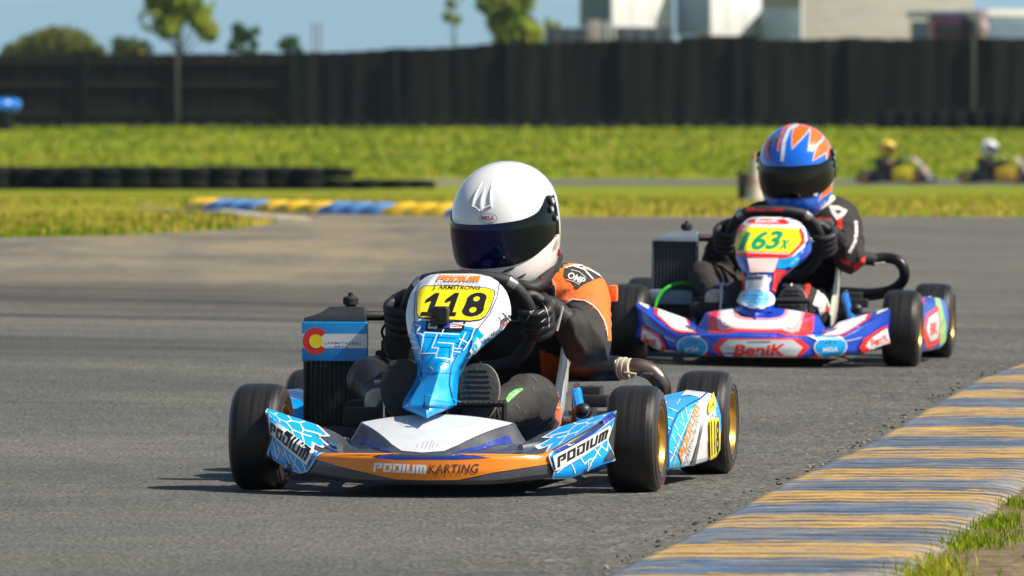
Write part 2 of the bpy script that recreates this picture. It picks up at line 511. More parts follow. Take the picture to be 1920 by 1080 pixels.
def grid_surf(rows, outward):
    """bilinear point + outward normal on a grid of rows"""
    def fn(i, k):
        i = max(0, min(len(rows) - 1.0001, i)); k = max(0, min(len(rows[0]) - 1.0001, k)); i0, k0 = int(i), int(k); u, v = i - i0, k - k0
        a, b_, c_, d_ = rows[i0][k0], rows[i0 + 1][k0], rows[i0 + 1][k0 + 1], rows[i0][k0 + 1]
        p = (a * (1 - u) + b_ * u) * (1 - v) + (d_ * (1 - u) + c_ * u) * v
        n = (c_ - a).cross(d_ - b_)
        n = n.normalized() if n.length > 1e-12 else outward.copy()
        if n.dot(outward) < 0: n = -n
        return p, n
    return fn
B_ROWS = [[bumper_pt(0.43 * (-1 + 2 * i / 96), k) for k in range(23)] for i in range(97)]
B_SURF = grid_surf(B_ROWS, Vector((0, -1, .25)))
def deck_fn(x, t):
    """x along the fairing, t: 0 front edge .. 1 back edge of its upper deck"""
    T = [0, .06, .12, .2, .3, .4, .5, .6, .7, .8, .9, .96, 1.0]; t = max(0.0, min(1, t))
    j = next(q for q in range(12) if t <= T[q + 1]); return B_SURF((unwarp(x, t) / .43 + 1) * 48, 7 + j + (t - T[j]) / (T[j + 1] - T[j]))
def face_fn(fr):
    def fn(px, py):
        y = -.40
        for _ in range(4):
            p = fr(px, py, y); y = bez_profile(max(-.43, min(.43, p.x)))[1]
        i = max(.3, min(95.7, (p.x / .43 + 1) * 48)); lo, hi = 2.05, 6.95
        for _ in range(16):
            m_ = (lo + hi) / 2
            if B_SURF(i, m_)[0].z < p.z: lo = m_
            else: hi = m_
        return B_SURF(i, lo)
    return fn
def PSH(fr): return Vector((0, -.022, -.032)) if fr is K2 else Vector((0, 0, 0))
def panel_fn(fr):
    sh = PSH(fr); rows = [[p + sh for p in r] for r in panel_rows()]; G = grid_surf([r[:21] for r in rows], Vector((0, -1, .3))); ts = [-1, -.97, -.92, -.86, -.8, -.74, -.65, -.5, -.3, -.12, 0, .12, .3, .5, .65, .74, .8, .86, .92, .97, 1]
    def fn(px, py):
        if fr is not K1:
            y = 0
            for _ in range(3):
                p = fr(px, py, y + sh.y); qx, qy = to_px(K1, p - sh); y = 0.07 - .35 * max(0, min(1, (qy - 513) / 272)) ** .95
            px, py = qx, qy
        py = max(513.6, min(784, py)); r = next(q for q in range(len(PANEL) - 1) if py <= PANEL[q + 1][0]); v = (py - PANEL[r][0]) / (PANEL[r + 1][0] - PANEL[r][0])
        l = PANEL[r][1] * (1 - v) + PANEL[r + 1][1] * v; R_ = PANEL[r][2] * (1 - v) + PANEL[r + 1][2] * v
        t = max(-.995, min(.995, (px - (l + R_) / 2) / max(1, (R_ - l) / 2))); j = next(q for q in range(20) if t <= ts[q + 1])
        return G(r + v, j + (t - ts[j]) / (ts[j + 1] - ts[j]))
    return fn
def build_wheel(par, x, y, r, w, right_side, name='wheel'):
    """axis along x"""
    k = r / 0.131
    wh = MB(); s = 1
    hub = -0.3 * w
    # hub, stub and disc that carry the rim
    wh.lathe([(-.9 * w, .022), (hub, .024), (hub + .004, .045), (hub + .012, .045), (hub + .014, .020), (hub + .03, .016), (hub + .03, .0005)], steel, 'x', seg=24)
    for q in range(3):
        a = 2 * math.pi * q / 3
        wh.lathe([(hub + .012, .006), (hub + .02, .006), (hub + .02, .0005)], steel, 'x', (0, math.cos(a) * .032, math.sin(a) * .032), seg=8)
    hubo = wh.build(name, par); hubo.location = (x, y, r)
    t = MB(); prof = []
    hw = w
    half = [(.80, .0765 * k), (.93, .079 * k), (1.03, .088 * k), (1.05, .098 * k), (1.035, .106 * k), (.99, .1145 * k), (.90, .1215 * k), (.78, .1265 * k), (.62, .1296 * k), (.35, .1306 * k), (0, .131 * k)]
    full = [(-h * hw, rr) for h, rr in half] + [(h * hw, rr) for h, rr in reversed(half[:-1])]
    n = len(half) - 1; ms = []
    for i in range(len(full) - 1):
        j = min(i, len(full) - 2 - i)
        ms.append(rubber2 if j < 6 else rubber)
    t.lathe(full, ms, 'x', seg=72)
    for sg in (-1, 1):
        t.lathe([(sg * hw * 1.006, .1135 * k), (sg * hw * .994 + sg * .0012, .1150 * k)], redline, 'x', seg=64, cap=False)
        t.lathe([(sg * hw * 1.053, .098 * k), (sg * (hw * 1.053 + .0012), .0965 * k), (sg * hw * 1.050, .095 * k)], rubber, 'x', seg=64, cap=False)
    t.build('tyre', hubo, 60)
    rm = MB()
    e = hw
    rm.lathe([(hub, .044), (hub - .002, .058 * k), (hub + .012, .064 * k), (e * .45, .066 * k), (e * .78, .068 * k), (e * .88, .0735 * k), (e * 1.0, .0765 * k), (e * 1.0, .0795 * k), (e * .86, .0795 * k), (e * .80, .0755 * k),
              (-e * .80, .0755 * k), (-e * .86, .0795 * k), (-e, .0795 * k), (-e, .0765 * k), (-e * .88, .0735 * k), (-e * .78, .068 * k), (hub - .014, .064 * k), (hub - .006, .044)], gold, 'x', seg=56)
    rm.build('rim', hubo, 30)
    return hubo

def remesh(mb, voxel, it=4, fac=0.5):
    o = mb.build('tmp', None, 0)
    md = o.modifiers.new('r', 'REMESH'); md.mode = 'VOXEL'; md.voxel_size = voxel
    if it:
        sm = o.modifiers.new('s', 'SMOOTH'); sm.factor = fac; sm.iterations = it
    dg = bpy.context.evaluated_depsgraph_get(); e = o.evaluated_get(dg); me = e.to_mesh()
    out = MB(); out.add([v.co.copy() for v in me.vertices], [list(p.vertices) for p in me.polygons], mb.mats[0])
    nrm = [v.normal.copy() for v in me.vertices]
    e.to_mesh_clear(); m2 = o.data; bpy.data.objects.remove(o); bpy.data.meshes.remove(m2)
    return out, nrm

def to_px(fr, p):
    w = fr.M @ p
    return (960 + F * w.x / w.y, HZ + F * (ZC - w.z) / w.y)
def inside(poly, x, y):
    c = False; n = len(poly)
    for i in range(n):
        x1, y1 = poly[i]; x2, y2 = poly[i - 1]
        if (y1 > y) != (y2 > y) and x < (x2 - x1) * (y - y1) / (y2 - y1) + x1: c = not c
    return c

def sidepod_sections(sg):
    rows = []
    N = 30
    for i in range(N + 1):
        u = i / N
        if sg < 0: u = .5 + .5 * u
        y = .17 + .62 * u
        if sg < 0: u = (u - .5) * 2 if u < .55 else u
        xo = .517 + .052 * u
        zt = interp([(0, .172), (.08, .182), (.3, .195), (.6, .207), (.8, .222), (1, .216)], u)
        zb = interp([(0, .046), (.7, .045), (.9, .055), (1, .085)], u)
        if u < .06: k = math.sqrt(max(0, 1 - ((.06 - u) / .06) ** 2))
        elif u > .95: k = math.sqrt(max(0, 1 - ((u - .95) / .05) ** 2))
        else: k = 1
        xo -= .02 * (1 - k); zt -= .012 * (1 - k); zb += .01 * (1 - k)
        xi = .43
        h = zt - zb
        pr = [(xi, zb), (xi + .6 * (xo - xi), zb - .002), (xo - .02, zb - .001), (xo - .006, zb + .004), (xo, zb + .016), (xo + .006, zb + .35 * h), (xo + .005, zb + .6 * h), (xo - .002, zt - .028), (xo - .008, zt - .010),
              (xo - .016, zt - .002), (xo - .028, zt), (xi + .5 * (xo - xi), zt + .004), (xi, zt - .01)]
        rows.append([Vector((sg * a, y, b)) for a, b in pr])
    return rows

def rim_loop(C, U, rad=.158, n=64):
    pts = []
    for i in range(n):
        a = 2 * math.pi * i / n
        u, v = rad * math.cos(a), rad * math.sin(a)
        if v > .118: v = .118 + (v - .118) * .35
        if v < -.125: v = -.125 + (v + .125) * .6
        pts.append(C + Vector((u, 0, 0)) + U * v)
    return pts

SWC = S(880, 601, .34); SWU = Vector((0, -.55, .835)).normalized(); SWN = Vector((0, -.835, -.55)).normalized()   # SWN: towards the nose

def build_kart(fr, label, group, pal, art=None, detail=True, M=None):
    K = empty('go_kart', M if M is not None else fr.M, label=label, cat='go-kart', group=group)
    # wheels
    for (x, y, r, w) in ((.463, 0, .131, .060), (-.463, 0, .131, .060), (.505, 1.0, .133, .066), (-.505, 1.0, .133, .066)):
        build_wheel(K, x, y, r, w, x > 0)
    # frame
    f = MB(); fm = pal['frame']
    for sg in (-1, 1):
        f.tube([(sg * .17, -.30, .055), (sg * .20, -.05, .05), (sg * .27, .15, .045), (sg * .30, .5, .045), (sg * .24, .8, .055), (sg * .22, 1.08, .075)], .014, fm, 10, 4)
        f.tube([(sg * .25, 0, .07), (sg * .36, 0, .095), (sg * .41, .0, .125)], .014, fm, 10)
        f.tube([(sg * .22, -.28, .12), (sg * .27, -.18, .125), (sg * .23, -.05, .10), (sg * .18, .0, .06)], .009, steel, 8, 4)
        f.tube([(sg * .29, .20, .05), (sg * .40, .24, .07), (sg * .43, .34, .11), (sg * .43, .62, .11), (sg * .40, .72, .07), (sg * .30, .76, .05)], .010, fm, 8, 5)
        f.tube([(sg * .18, 1.0, .133), (sg * .18, 1.0, .07)], .02, steel, 10)
    f.tube([(-.17, -.30, .055), (.17, -.30, .055)], .014, fm, 10); f.tube([(-.25, 0, .07), (.25, 0, .07)], .014, fm, 10)
    f.tube([(-.29, .42, .045), (.29, .42, .045)], .014, fm, 10); f.tube([(-.23, .95, .06), (.23, .95, .06)], .014, fm, 10)
    f.tube([(.215, .68, .225), (.235, .62, .17), (.28, .50, .075)], .014, fm, 10, 4)
    f.tube([(-.215, .68, .225), (-.235, .62, .17), (-.28, .50, .075)], .014, fm, 10, 4)
    f.tube([(.0, .0, .06), (.0, .12, .16), SWC + SWN * .10], .010, blackmt, 8)
    f.build('frame', K)
    a = MB(); a.tube([(-.44, 1.0, .133), (.44, 1.0, .133)], .016, steel, 14); a.build('rear_axle', K)
    b = MB(); b.lathe([(-.006, .03), (-.006, .095), (.006, .095), (.006, .03)], steel, 'x', (.13, 1.0, .133), 32); b.build('brake_disc', K)
    b = MB(); b.lathe([(-.004, .03), (-.004, .11), (.004, .11), (.004, .03)], gold, 'x', (-.15, 1.0, .133), 32); b.build('sprocket', K)
    b = MB(); b.box((0, .20, .036), (.46, .86, .005), blackpl, .002); b.build('floor_tray', K)
    # front porch: pedals, tray lip, crossbar
    p = MB()
    p.box(S(795, 782, .02), (.38, .14, .05), blackmt, .012); p.box(S(700, 775, .06), (.13, .10, .07), blackmt, .02)
    p.box(S(890, 781, .03), (.12, .02, .06), blackmt, .006)
    p.build('footwell', K)
    p = MB(); c0 = S(838, 757, -.10); c1 = S(946, 757, -.10)
    p.tube([c0, c1], .0085, blackmt, 10)
    for i in range(11):
        q = c0.lerp(c1, .05 + .9 * i / 10); p.ball(q + Vector((0, -.007, .003)), .0022, steel, seg=6, rg=4)
    p.tube([c1 + Vector((0, 0, .0)), c1 + Vector((.0, .0, -.075))], .007, blackmt, 8); p.tube([c0, c0 + Vector((0, 0, -.06))], .007, blackmt, 8)
    p.build('pedal_crossbar', K)
    for px_ in (722, 900):
        q = S(px_, 760, -.05); p = MB()
        p.tube([q + Vector((0, 0, -.04)), q + Vector((0, .0, .02)), q + Vector((0, .02, .06))], .006, steel, 8); p.tube([q + Vector((-.03, .02, .055)), q + Vector((.03, .02, .055))], .006, steel, 8)
        p.build('pedal', K)
    p = MB(); q = S(712, 752, .02)
    p.lathe([(-.03, .04), (0, .038), (.02, .032), (.03, .018), (.032, .0005)], pal['tank'], 'z', q, 24); p.build('fuel_tank', K)
    # seat
    st = MB(); rows = []
    for i in range(15):
        v = i / 14
        cy = .46 + .42 * v; cz = .075 + .03 * v + .33 * v ** 2.2; hw_ = .192 + .02 * math.sin(v * 3) - .02 * v
        side = .17 * math.sin(math.pi * (0.12 + .76 * v)) + .02
        row = []
        for k in range(17):
            t = -1 + 2 * k / 16
            zz = side * max(0, abs(t) - .55) ** 1.3 / .45 ** 1.3
            row.append(Vector((hw_ * min(1, max(-1, t * 1.35)) * (1 - .03 * abs(t)), cy - .12 * (abs(t) ** 4) * v, cz + zz)))
        inner = [r_ + Vector((-.006 * (1 if r_.x > 0 else -1) * min(1, abs(r_.x) * 12), -.003, .006)) for r_ in reversed(row)]
        rows.append(row + inner)
    st.rows(rows, pal['seat'], True, True, True); st.build('seat', K, 50)
    # steering wheel
    w = MB(); loop = rim_loop(SWC, SWU)
    n = len(loop); lp = loop + [loop[0], loop[1]]
    w.tube(lp, .0172, foam, 14, cap=False)
    wo = w.build('steering_wheel', K, 60)
    w = MB()
    for px_, sgn in ((786, -1), (957, 1)):
        k0 = min(range(n), key=lambda i: abs(to_px(K1, loop[i])[0] - px_) + (0 if to_px(K1, loop[i])[1] < 560 else 1000))
        d = (loop[(k0 + 1) % n] - loop[k0 - 1]).normalized() * .012
        w.tube([loop[k0] - d, loop[k0] + d], .0188, steel, 16)
    w.build('rim_clamp', wo)
    w = MB()
    for k0 in (0, n // 2, int(n * .75)):
        w.tube([SWC + SWN * .02, loop[k0]], .011, blackpl, 8, flat=(.5, 1.4))
    w.lathe([(0, .0005), (0, .035), (.012, .035), (.012, .0005)], blackpl, 'y', SWC + SWN * .02, 20)
    w.build('spoke', wo)
    # front bumper fairing
    mb = make_bumper_mesh(pal['bumper'])
    if art and 'bumper' in art: art['bumper'](mb, fr)
    bo = mb.build('front_fairing', K, 28)
    # number panel (nassau)
    mb = MB(); mb.rows([[p + PSH(fr) for p in r] for r in panel_rows()], pal['panel'], True, True, True)
    if art and 'panel' in art: art['panel'](mb, fr)
    po = mb.build('number_panel', K, 40)
    if detail:
        q = MB()
        for (bx, by) in ((951, 594), (815, 696)):
            c = S(bx, by, -.02 if by < 650 else -.14)
            q.ball(c + Vector((0, -.012, 0)), (.006, .006, .006), steel, seg=10, rg=6)
            q.tube([c + Vector((-.010, -.014, .010)), c + Vector((.010, -.014, -.010))], .0032, steel, 6)
            q.tube([c + Vector((0, .03, 0)), c + Vector((0, -.012, 0))], .0045, blackmt, 8)
        c = S(801, 773, -.285)
        q.build('fastener', po)
    # side pods
    for sg in (1, -1):
        mb = MB(); mb.rows(sidepod_sections(sg), pal['pod'], True, True, True)
        if art and 'pod' in art and sg == 1: art['pod'](mb, fr)
        if sg == -1 and 'podtop' in pal:
            pass
        mb.build('side_pod', K, 40)
    # radiator
    rd = MB(); y = .42
    a0, a1 = S(571, 800, y), S(686, 600, y); cx = (a0.x + a1.x) / 2; W = a1.x - a0.x
    zt_, zb_ = S(628, 600, y).z, S(628, 800, y).z
    rd.box((cx, y + .012, (zt_ + zb_) / 2), (W - .006, .03, zt_ - zb_), pal['core'], .002)
    for i in range(13):
        x = a0.x + .006 + (W - .012) * i / 12
        rd.box((x, y - .004, (zt_ + zb_) / 2), (.0022, .006, zt_ - zb_ - .004), pal['fin'], .0006)
    for sg in (-1, 1): rd.box((cx + sg * (W / 2 - .002), y + .008, (zt_ + zb_) / 2), (.006, .046, zt_ - zb_), pal['fin'], .002)
    rd.box((cx, y + .01, zb_ - .012), (W, .05, .03), pal['tank_end'], .008)
    ro = rd.build('radiator', K)
    # top tank (trapezoid), cap, hose
    tk = MB(); yb0, yb1 = y - .018, y + .045
    zt0 = S(628, 602, y).z; zt1 = S(628, 596, y).z; zt2 = S(628, 575, y).z
    L0, L1 = S(572, 600, y).x, S(687, 600, y).x; M0, M1 = S(620, 576, y).x, S(684, 576, y).x
    def ring(xa, xb, z, yi): return [(xa, yb0 + yi, z), (xb, yb0 + yi, z), (xb, yb1 - yi, z), (xa, yb1 - yi, z)]
    tk.rows([ring(L0, L1, zt0, 0), ring(L0, L1, zt1, 0), ring(S(600, 600, y).x, L1 - .002, S(0, 585, y).z, .004), ring(M0, M1, zt2, .008)], pal['tank_end'], True, True, True)
    tk.build('radiator_tank', ro, 20)
    tk = MB(); c = S(656, 576, y); c = Vector((c.x, y + .012, c.z))
    tk.lathe([(-.004, .014), (.006, .014), (.007, .0195), (.022, .0195), (.026, .016), (.028, .007), (.036, .006), (.037, .0005)], blackmt, 'z', c, 14)
    tk.build('radiator_cap', ro, 30)
    hs = MB()
    hs.tube([S(684, 592, y + .01), S(715, 592, y + .03), S(745, 593, y + .06), S(765, 600, y + .1), S(775, 640, y + .25)], .0125, blackmt, 12, 4)
    hs.build('coolant_hose', ro)
    if 'cover' in pal:
        cv = MB(); ca, cb = S(566, 603, y - .03), S(689, 678, y - .03)
        cv.box(((ca.x + cb.x) / 2, y - .028, (ca.z + cb.z) / 2), (cb.x - ca.x, .012, ca.z - cb.z), pal['cover'], .004, seg=3)
        if art and 'cover' in art: art['cover'](cv, fr)
        cv.build('radiator_cover', ro)
    if pal.get('green_hose'):
        g = MB(); g.tube([K2(1300, 534, .35), K2(1275, 531, .33), K2(1248, 541, .30), K2(1232, 562, .28), K2(1228, 590, .26), K2(1230, 615, .25)], .0055, mat('green_hose', (.03, .5, .02), .4), 10, 5); g.build('green_hose', ro)
        g = MB(); g.box(K2(1258, 557, .33), (.15, .04, .05), mat('pale_blue_plastic', (.20, .26, .33), .5), .01); g.box(K2(1255, 582, .36), (.14, .04, .05), blackmt, .01); g.build('radiator_shroud', ro)
    # engine on the driver's right
    e = MB()
    e.box((-.20, .86, .13), (.14, .20, .14), blackpl, .012); e.box((-.215, .84, .24), (.10, .10, .10), mat('engine_alloy', (.22, .22, .22), .4, metal=.8), .008)
    for i in range(6): e.box((-.215, .84, .205 + .014 * i), (.115, .115, .004), blackmt, .001)
    e.box(S(733, 655, .72), (.045, .05, .05), blackpl, .006); e.box(S(728, 668, .70), (.06, .05, .03), blackmt, .006)
    eo = e.build('engine', K)
    e = MB(); e.box(S(746, 645, .60), (.022, .03, .05), mat('red_anodised', (.35, .01, .015), .35, metal=.4), .006, (0, .25, 0)); e.box(S(741, 676, .6), (.03, .03, .03), mat('red_anodised', (.35, .01, .015), .35), .006); e.build('carburettor', eo)
    e = MB(); e.ball(S(737, 624, .60), (.012, .012, .012), steel); e.tube([S(742, 618, .58), S(740, 605, .5), S(752, 590, .45), S(762, 585, .4)], .0025, steel, 6, 4)
    e.tube([S(722, 640, .6), S(716, 622, .6), S(724, 608, .6), S(742, 602, .6)], .0035, blackmt, 8, 4)
    e.tube([S(744, 664, .55), S(760, 650, .5), S(756, 630, .45)], .0045, mat('grey_cable', (.15, .15, .15), .5), 8, 4)
    e.build('cable', eo)
    e = MB(); e.tube([(-.30, .62, .12), (-.30, .62, .20), (-.28, .80, .24)], .04, blackpl, 16, 4); e.build('air_box', eo)
    # exhaust
    if pal['exhaust'] == 1:
        x = MB(); A, B = S(985, 694, .98), S(1163, 691, .90)
        x.tube([A, A.lerp(B, .02), A.lerp(B, .98), B], [.026, .032, .032, .027], silencer_m, 28)
        xo = x.build('exhaust_silencer', K, 50)
        x = MB(); d = (B - A).normalized()
        for k, rr in ((0, .029), (.006, .026), (.012, .029), (.020, .024), (.026, .026)): x.tube([B + d * k, B + d * (k + .005)], rr, mat('pale_wrap', (.5, .46, .36), .6), 20)
        x.build('clamp_ring', xo)
        x = MB()
        x.tube([B, S(1185, 688, .9), S(1204, 690, .9), S(1222, 698, .9), S(1237, 714, .9), S(1243, 734, .91), S(1240, 756, .92), S(1225, 780, .92)], [.021, .022, .0225, .023, .0225, .022, .021, .02], dsteel, 20, 5)
        x.build('exhaust_pipe', xo, 60)
        x = MB(); x.tube([S(1170, 698, .87), S(1193, 702, .865)], .0035, mat('pale_wrap', (.5, .46, .36), .6), 8); x.tube([S(1200, 706, .87), S(1208, 700, .87), S(1222, 701, .86)], .0025, steel, 8, 3); x.build('exhaust_spring', xo)
    elif pal['exhaust'] == 2:
        x = MB()
        x.tube([K2(1590, 488, .86), K2(1612, 484, .86), K2(1640, 487, .88)], [.02, .024, .022], blackmt, 18, 3)
        xo = x.build('exhaust_silencer', K)
        x = MB()
        x.tube([K2(1630, 487, .88), K2(1658, 483, .9), K2(1683, 489, .9), K2(1695, 506, .9), K2(1693, 526, .92), K2(1672, 544, .94), K2(1635, 552, .96), K2(1590, 552, .98), K2(1545, 548, 1.0)], [.017, .018, .019, .019, .019, .020, .022, .026, .022], mat('sooty_steel', (.035, .032, .03), .35, metal=.8), 18, 5)
        x.build('exhaust_pipe', xo, 60)
        x = MB(); x.tube([K2(1640, 495, .85), K2(1660, 493, .85)], .004, mat('pale_wrap', (.5, .46, .36), .6), 8); x.build('exhaust_spring', xo)
    # brake and chain hardware on the left rear, nerf block
    h = MB()
    h.box(S(1103, 738, .74), (.07, .08, .035), blackpl, .004); h.box(S(1108, 752, .70), (.09, .06, .03), blackmt, .004)
    h.tube([S(1083, 723, .66), S(1079, 724, .62)], .006, steel, 10); h.box(S(1110, 742, .68), (.05, .01, .004), steel, .001)
    h.build('brake_caliper', K)
    h = MB(); h.ball(S(1093, 771, .35), (.022, .02, .020), blackpl); h.lathe([(-.02, .012), (-.024, .012), (-.024, .0005)], steel, 'y', S(1099, 772, .36), 12)
    h.build('axle_bearing', K)
    h = MB(); c = S(1085, 745, .86)
    h.lathe([(-.02, .02), (-.02, .09), (.02, .10), (.02, .02)], blackpl, 'x', (.20, .93, .13), 28); h.build('disc_guard', K)
    h = MB(); h.tube([(-.56, 1.16, .11), (.56, 1.16, .11)], .035, blackpl, 16, flat=(1.3, .8)); h.build('rear_bumper', K)
    return K
# ============================================================ ARTWORK, FRONT KART (118)
def z(ox, oy, k, pts): return [(ox + x / k, oy + y / k) for x, y in pts]
def art1_bumper(mb, fr):
    D = Art(mb, fr, .012, lift=.0012, fn=lambda u, v: deck_fn(u, v / 2))     # deck artwork: metres along, twice the depth fraction
    hw = hood_w
    pl = [(s_ * (hw(t) - .003), 2 * t) for s_ in (-1,) for t in [.0, .2, .4, .6, .8, .9, .97]] + [(s_ * (hw(t) - .003), 2 * t) for s_ in (1,) for t in [.97, .9, .8, .6, .4, .2, .0]]
    D.poly([(hw(0) - .003, .12), (.0, .03), (-hw(0) + .003, .12)] + pl[1:-1], plate_w)
    for s_ in (-1, 1):
        D.poly([(s_ * (hw(t) + .012), 2 * t) for t in (.0, .2, .4, .6, .8)] + [(s_ * (hw(t) + .017 + .008 * t), 2 * t) for t in (.8, .6, .4, .2, .0)], blueplast, up=False)
        D.poly([(s_ * x, v) for x, v in ((.21, .05), (.26, .6), (.30, 1.2), (.315, 1.9), (.30, 1.9), (.285, 1.2), (.25, .6), (.20, .05))], blueplast, up=False)
        w_ = [(s_ * x, v) for x, v in ((.288, .04), (.30, .03), (.36, .03), (.425, .05), (.4285, 1.0), (.426, 1.96), (.36, 1.96), (.302, 1.96), (.268, 1.5), (.292, 1.2), (.262, .8), (.272, .55), (.295, .62))]
        D.off = .0016; D.poly([(s_ * x, v) for x, v in ((.283, .0), (.30, .0), (.36, .0), (.4295, .0), (.4295, 1.0), (.4295, 2.0), (.36, 2.0), (.297, 2.0), (.258, 1.5), (.284, 1.2), (.250, .8), (.262, .45), (.285, .52))], white, up=False)
        D.off = .0022; D.poly(w_, cyan, up=False); D.off = .0028
        for q in ([(.31, .1), (.325, .7), (.30, .9)], [(.325, .7), (.35, .5), (.345, .15)], [(.30, 1.3), (.325, 1.1), (.34, 1.6), (.33, 1.9)], [(.325, 1.1), (.325, .7)], [(.35, .5), (.372, .9), (.36, 1.4), (.34, 1.6)], [(.372, .9), (.39, .7), (.385, .2)],
                  [(.39, .7), (.408, 1.0), (.40, 1.6)], [(.28, 1.35), (.30, 1.3)], [(.36, 1.4), (.375, 1.9)], [(.408, 1.0), (.42, .8)]):
            for (x0, v0), (x1, v1) in zip(q, q[1:]):
                dx, dv = (x1 - x0), (v1 - v0); L = math.hypot(dx / .0016, dv / .055); ox, ov = -dv / .055 / L * .0016, dx / .0016 / L * .055
                D.poly([(s_ * (x0 + ox), v0 + ov), (s_ * (x1 + ox), v1 + ov), (s_ * (x1 - ox), v1 - ov), (s_ * (x0 - ox), v0 - ov)], white, up=False)
        D.off = .0009
    sc = mat('scuff', (.30, .24, .18), .8); D.off = .002
    for x, t0, t1 in ((-.005, .22, .50), (.004, .20, .56), (.014, .16, .60), (.020, .22, .52), (-.018, .25, .42), (.030, .3, .44), (-.03, .05, .10)): D.poly([(x, t0), (x + .0012, t0), (x + .0016, t1), (x + .0004, t1)], sc, up=False)
    A = Art(mb, fr, 4, fn=face_fn(fr))
    A.line([(690, 854.5), (742, 860), (800, 860.5), (853, 859.5), (926, 856)], 5, blueplast)
    og = [(581, 838), (590, 826), (619, 828), (651, 843), (668, 847), (684, 857), (742, 863), (853, 863), (926, 860), (951, 850), (988, 837), (1012, 842), (1036, 846), (1036, 868), (1030, 870), (926, 886), (859, 900), (800, 901), (742, 899), (641, 876), (585, 860)]
    A.poly(og, orange)
    A.line([(581, 838), (612, 839), (651, 844)], 1.2, blackpr, up=False); A.line([(951, 851), (990, 847), (1030, 847)], 1.2, blackpr)
    A.tris(block_tris('PODIUM', .08, .12), [(701, 868), (800, 872.5), (800, 889), (700, 884)], white)
    A.text('KARTING', [(804, 872), (898, 870), (896, 887), (803, 888.5)], mat('dark_brown_print', (.05, .04, .035), .5), bold=.006, shear=.12, space=1.08)
    # left wing
    lt = [(496, 762), (515, 767), (538, 777.5), (585, 796), (624, 811), (628, 822.5), (611, 834), (603, 842), (592, 828), (581, 838), (555, 830), (520, 808), (500, 778)]
    lf = [(503, 782), (520, 795), (553, 822), (583, 845), (597, 849), (590, 864), (579, 881), (574, 884), (561, 885), (536, 875), (504, 855), (500, 850), (507, 815)]
    A.line(lf, 3.4, white, True)
    A.poly(lf, cyan)
    A.line([(500, 770), (512, 786), (535, 807), (560, 826), (584, 842)], 4, blueplast)
    A.lines([[(505, 822), (520, 858)], [(515, 825), (525, 850), (519, 862)], [(535, 842), (545, 868), (537, 874)], [(545, 853), (565, 884)], [(558, 858), (552, 878)], [(570, 868), (576, 884)], [(520, 835), (534, 856), (536, 848)]], 2.0, white)
    A.poly([(504, 846), (512, 862), (503, 856)], charcoal); A.poly([(539, 860), (551, 881), (541, 878)], charcoal)
    q = [(507, 791), (584, 849), (577, 867), (505.5, 809)]
    A.poly([(504, 787), (588, 849), (594, 850), (580, 872), (574, 870), (504, 813)], white)
    A.lines([[(590, 852), (579, 874)]], 2.0, navy)
    A.tris(block_tris('PODIUM', .12, .16), q, blackpr)
    # right wing
    rt = [(1157, 771), (1092, 789), (1030, 807), (1000, 817), (1006, 824), (988, 829.6), (1007, 850), (1020, 838), (1036, 847), (1072, 830), (1120, 800), (1152, 778)]
    rf = [(1151, 784), (1143.5, 823), (1147, 845), (1152, 858), (1105, 884), (1067.5, 893), (1034, 893), (1037, 884), (1027, 857), (1034, 851), (1080, 830), (1125, 804)]
    A.line(rf, 3.4, white, True)
    A.poly(rf, cyan)
    A.line([(1036, 849), (1070, 836), (1110, 810), (1154, 777)], 4.5, blueplast)
    A.lines([[(1040, 886), (1066, 866), (1074, 884)], [(1066, 866), (1062, 860)], [(1085, 858), (1092, 870), (1100, 862), (1097, 882)], [(1100, 862), (1115, 858)], [(1092, 884), (1140, 822)], [(1115, 842), (1124, 856)], [(1128, 836), (1138, 846), (1144, 830)], [(1075, 842), (1080, 834)], [(1060, 849), (1064, 842)]], 2.0, white)
    A.poly([(1078, 891), (1094, 875), (1096, 886)], charcoal); A.poly([(1128, 863), (1146, 842), (1150, 857)], charcoal)
    A.poly([(1031, 857), (1141, 797), (1145, 800), (1142, 824), (1046, 880), (1036, 882)], white)
    A.lines([[(1031, 856), (1037, 880)]], 1.8, navy)
    A.tris(block_tris('PODIUM', .10, .16), [(1039, 858), (1140, 802.5), (1139, 821), (1041, 876)], blackpr)
    # slot near the nose tip handled on the panel

def poly_one(): return [(0, 0), (1, 0), (1, .17), (.74, .17), (.74, 1), (.45, 1), (0, .72), (0, .56), (.38, .66), (.38, .17), (0, .17)]
def tris_118():
    vs, fs = [], []
    def addp(loops, x0, w, sh=.30):
        v, f = tri2d(loops); o = len(vs)
        vs.extend([(x0 + a * w + sh * b, b) for a, b in v]); fs.extend([[i + o for i in t] for t in f])
    addp([poly_one()], 0, .62); addp([poly_one()], .80, .62)
    out = ellipse(.5, .27, .5, .27, 20, -180, 0) + ellipse(.5, .75, .47, .25, 20, 0, 180)
    out = ellipse(.5, .28, .50, .28, 22, -200, 20) + ellipse(.5, .745, .46, .255, 22, -15, 195)
    h1 = ellipse(.5, .28, .17, .125, 14); h2 = ellipse(.5, .745, .155, .11, 14)
    addp([out, h1, h2], 1.62, .86)
    x0 = min(v[0] for v in vs); x1 = max(v[0] for v in vs)
    return [((a - x0) / (x1 - x0), b) for a, b in vs], fs

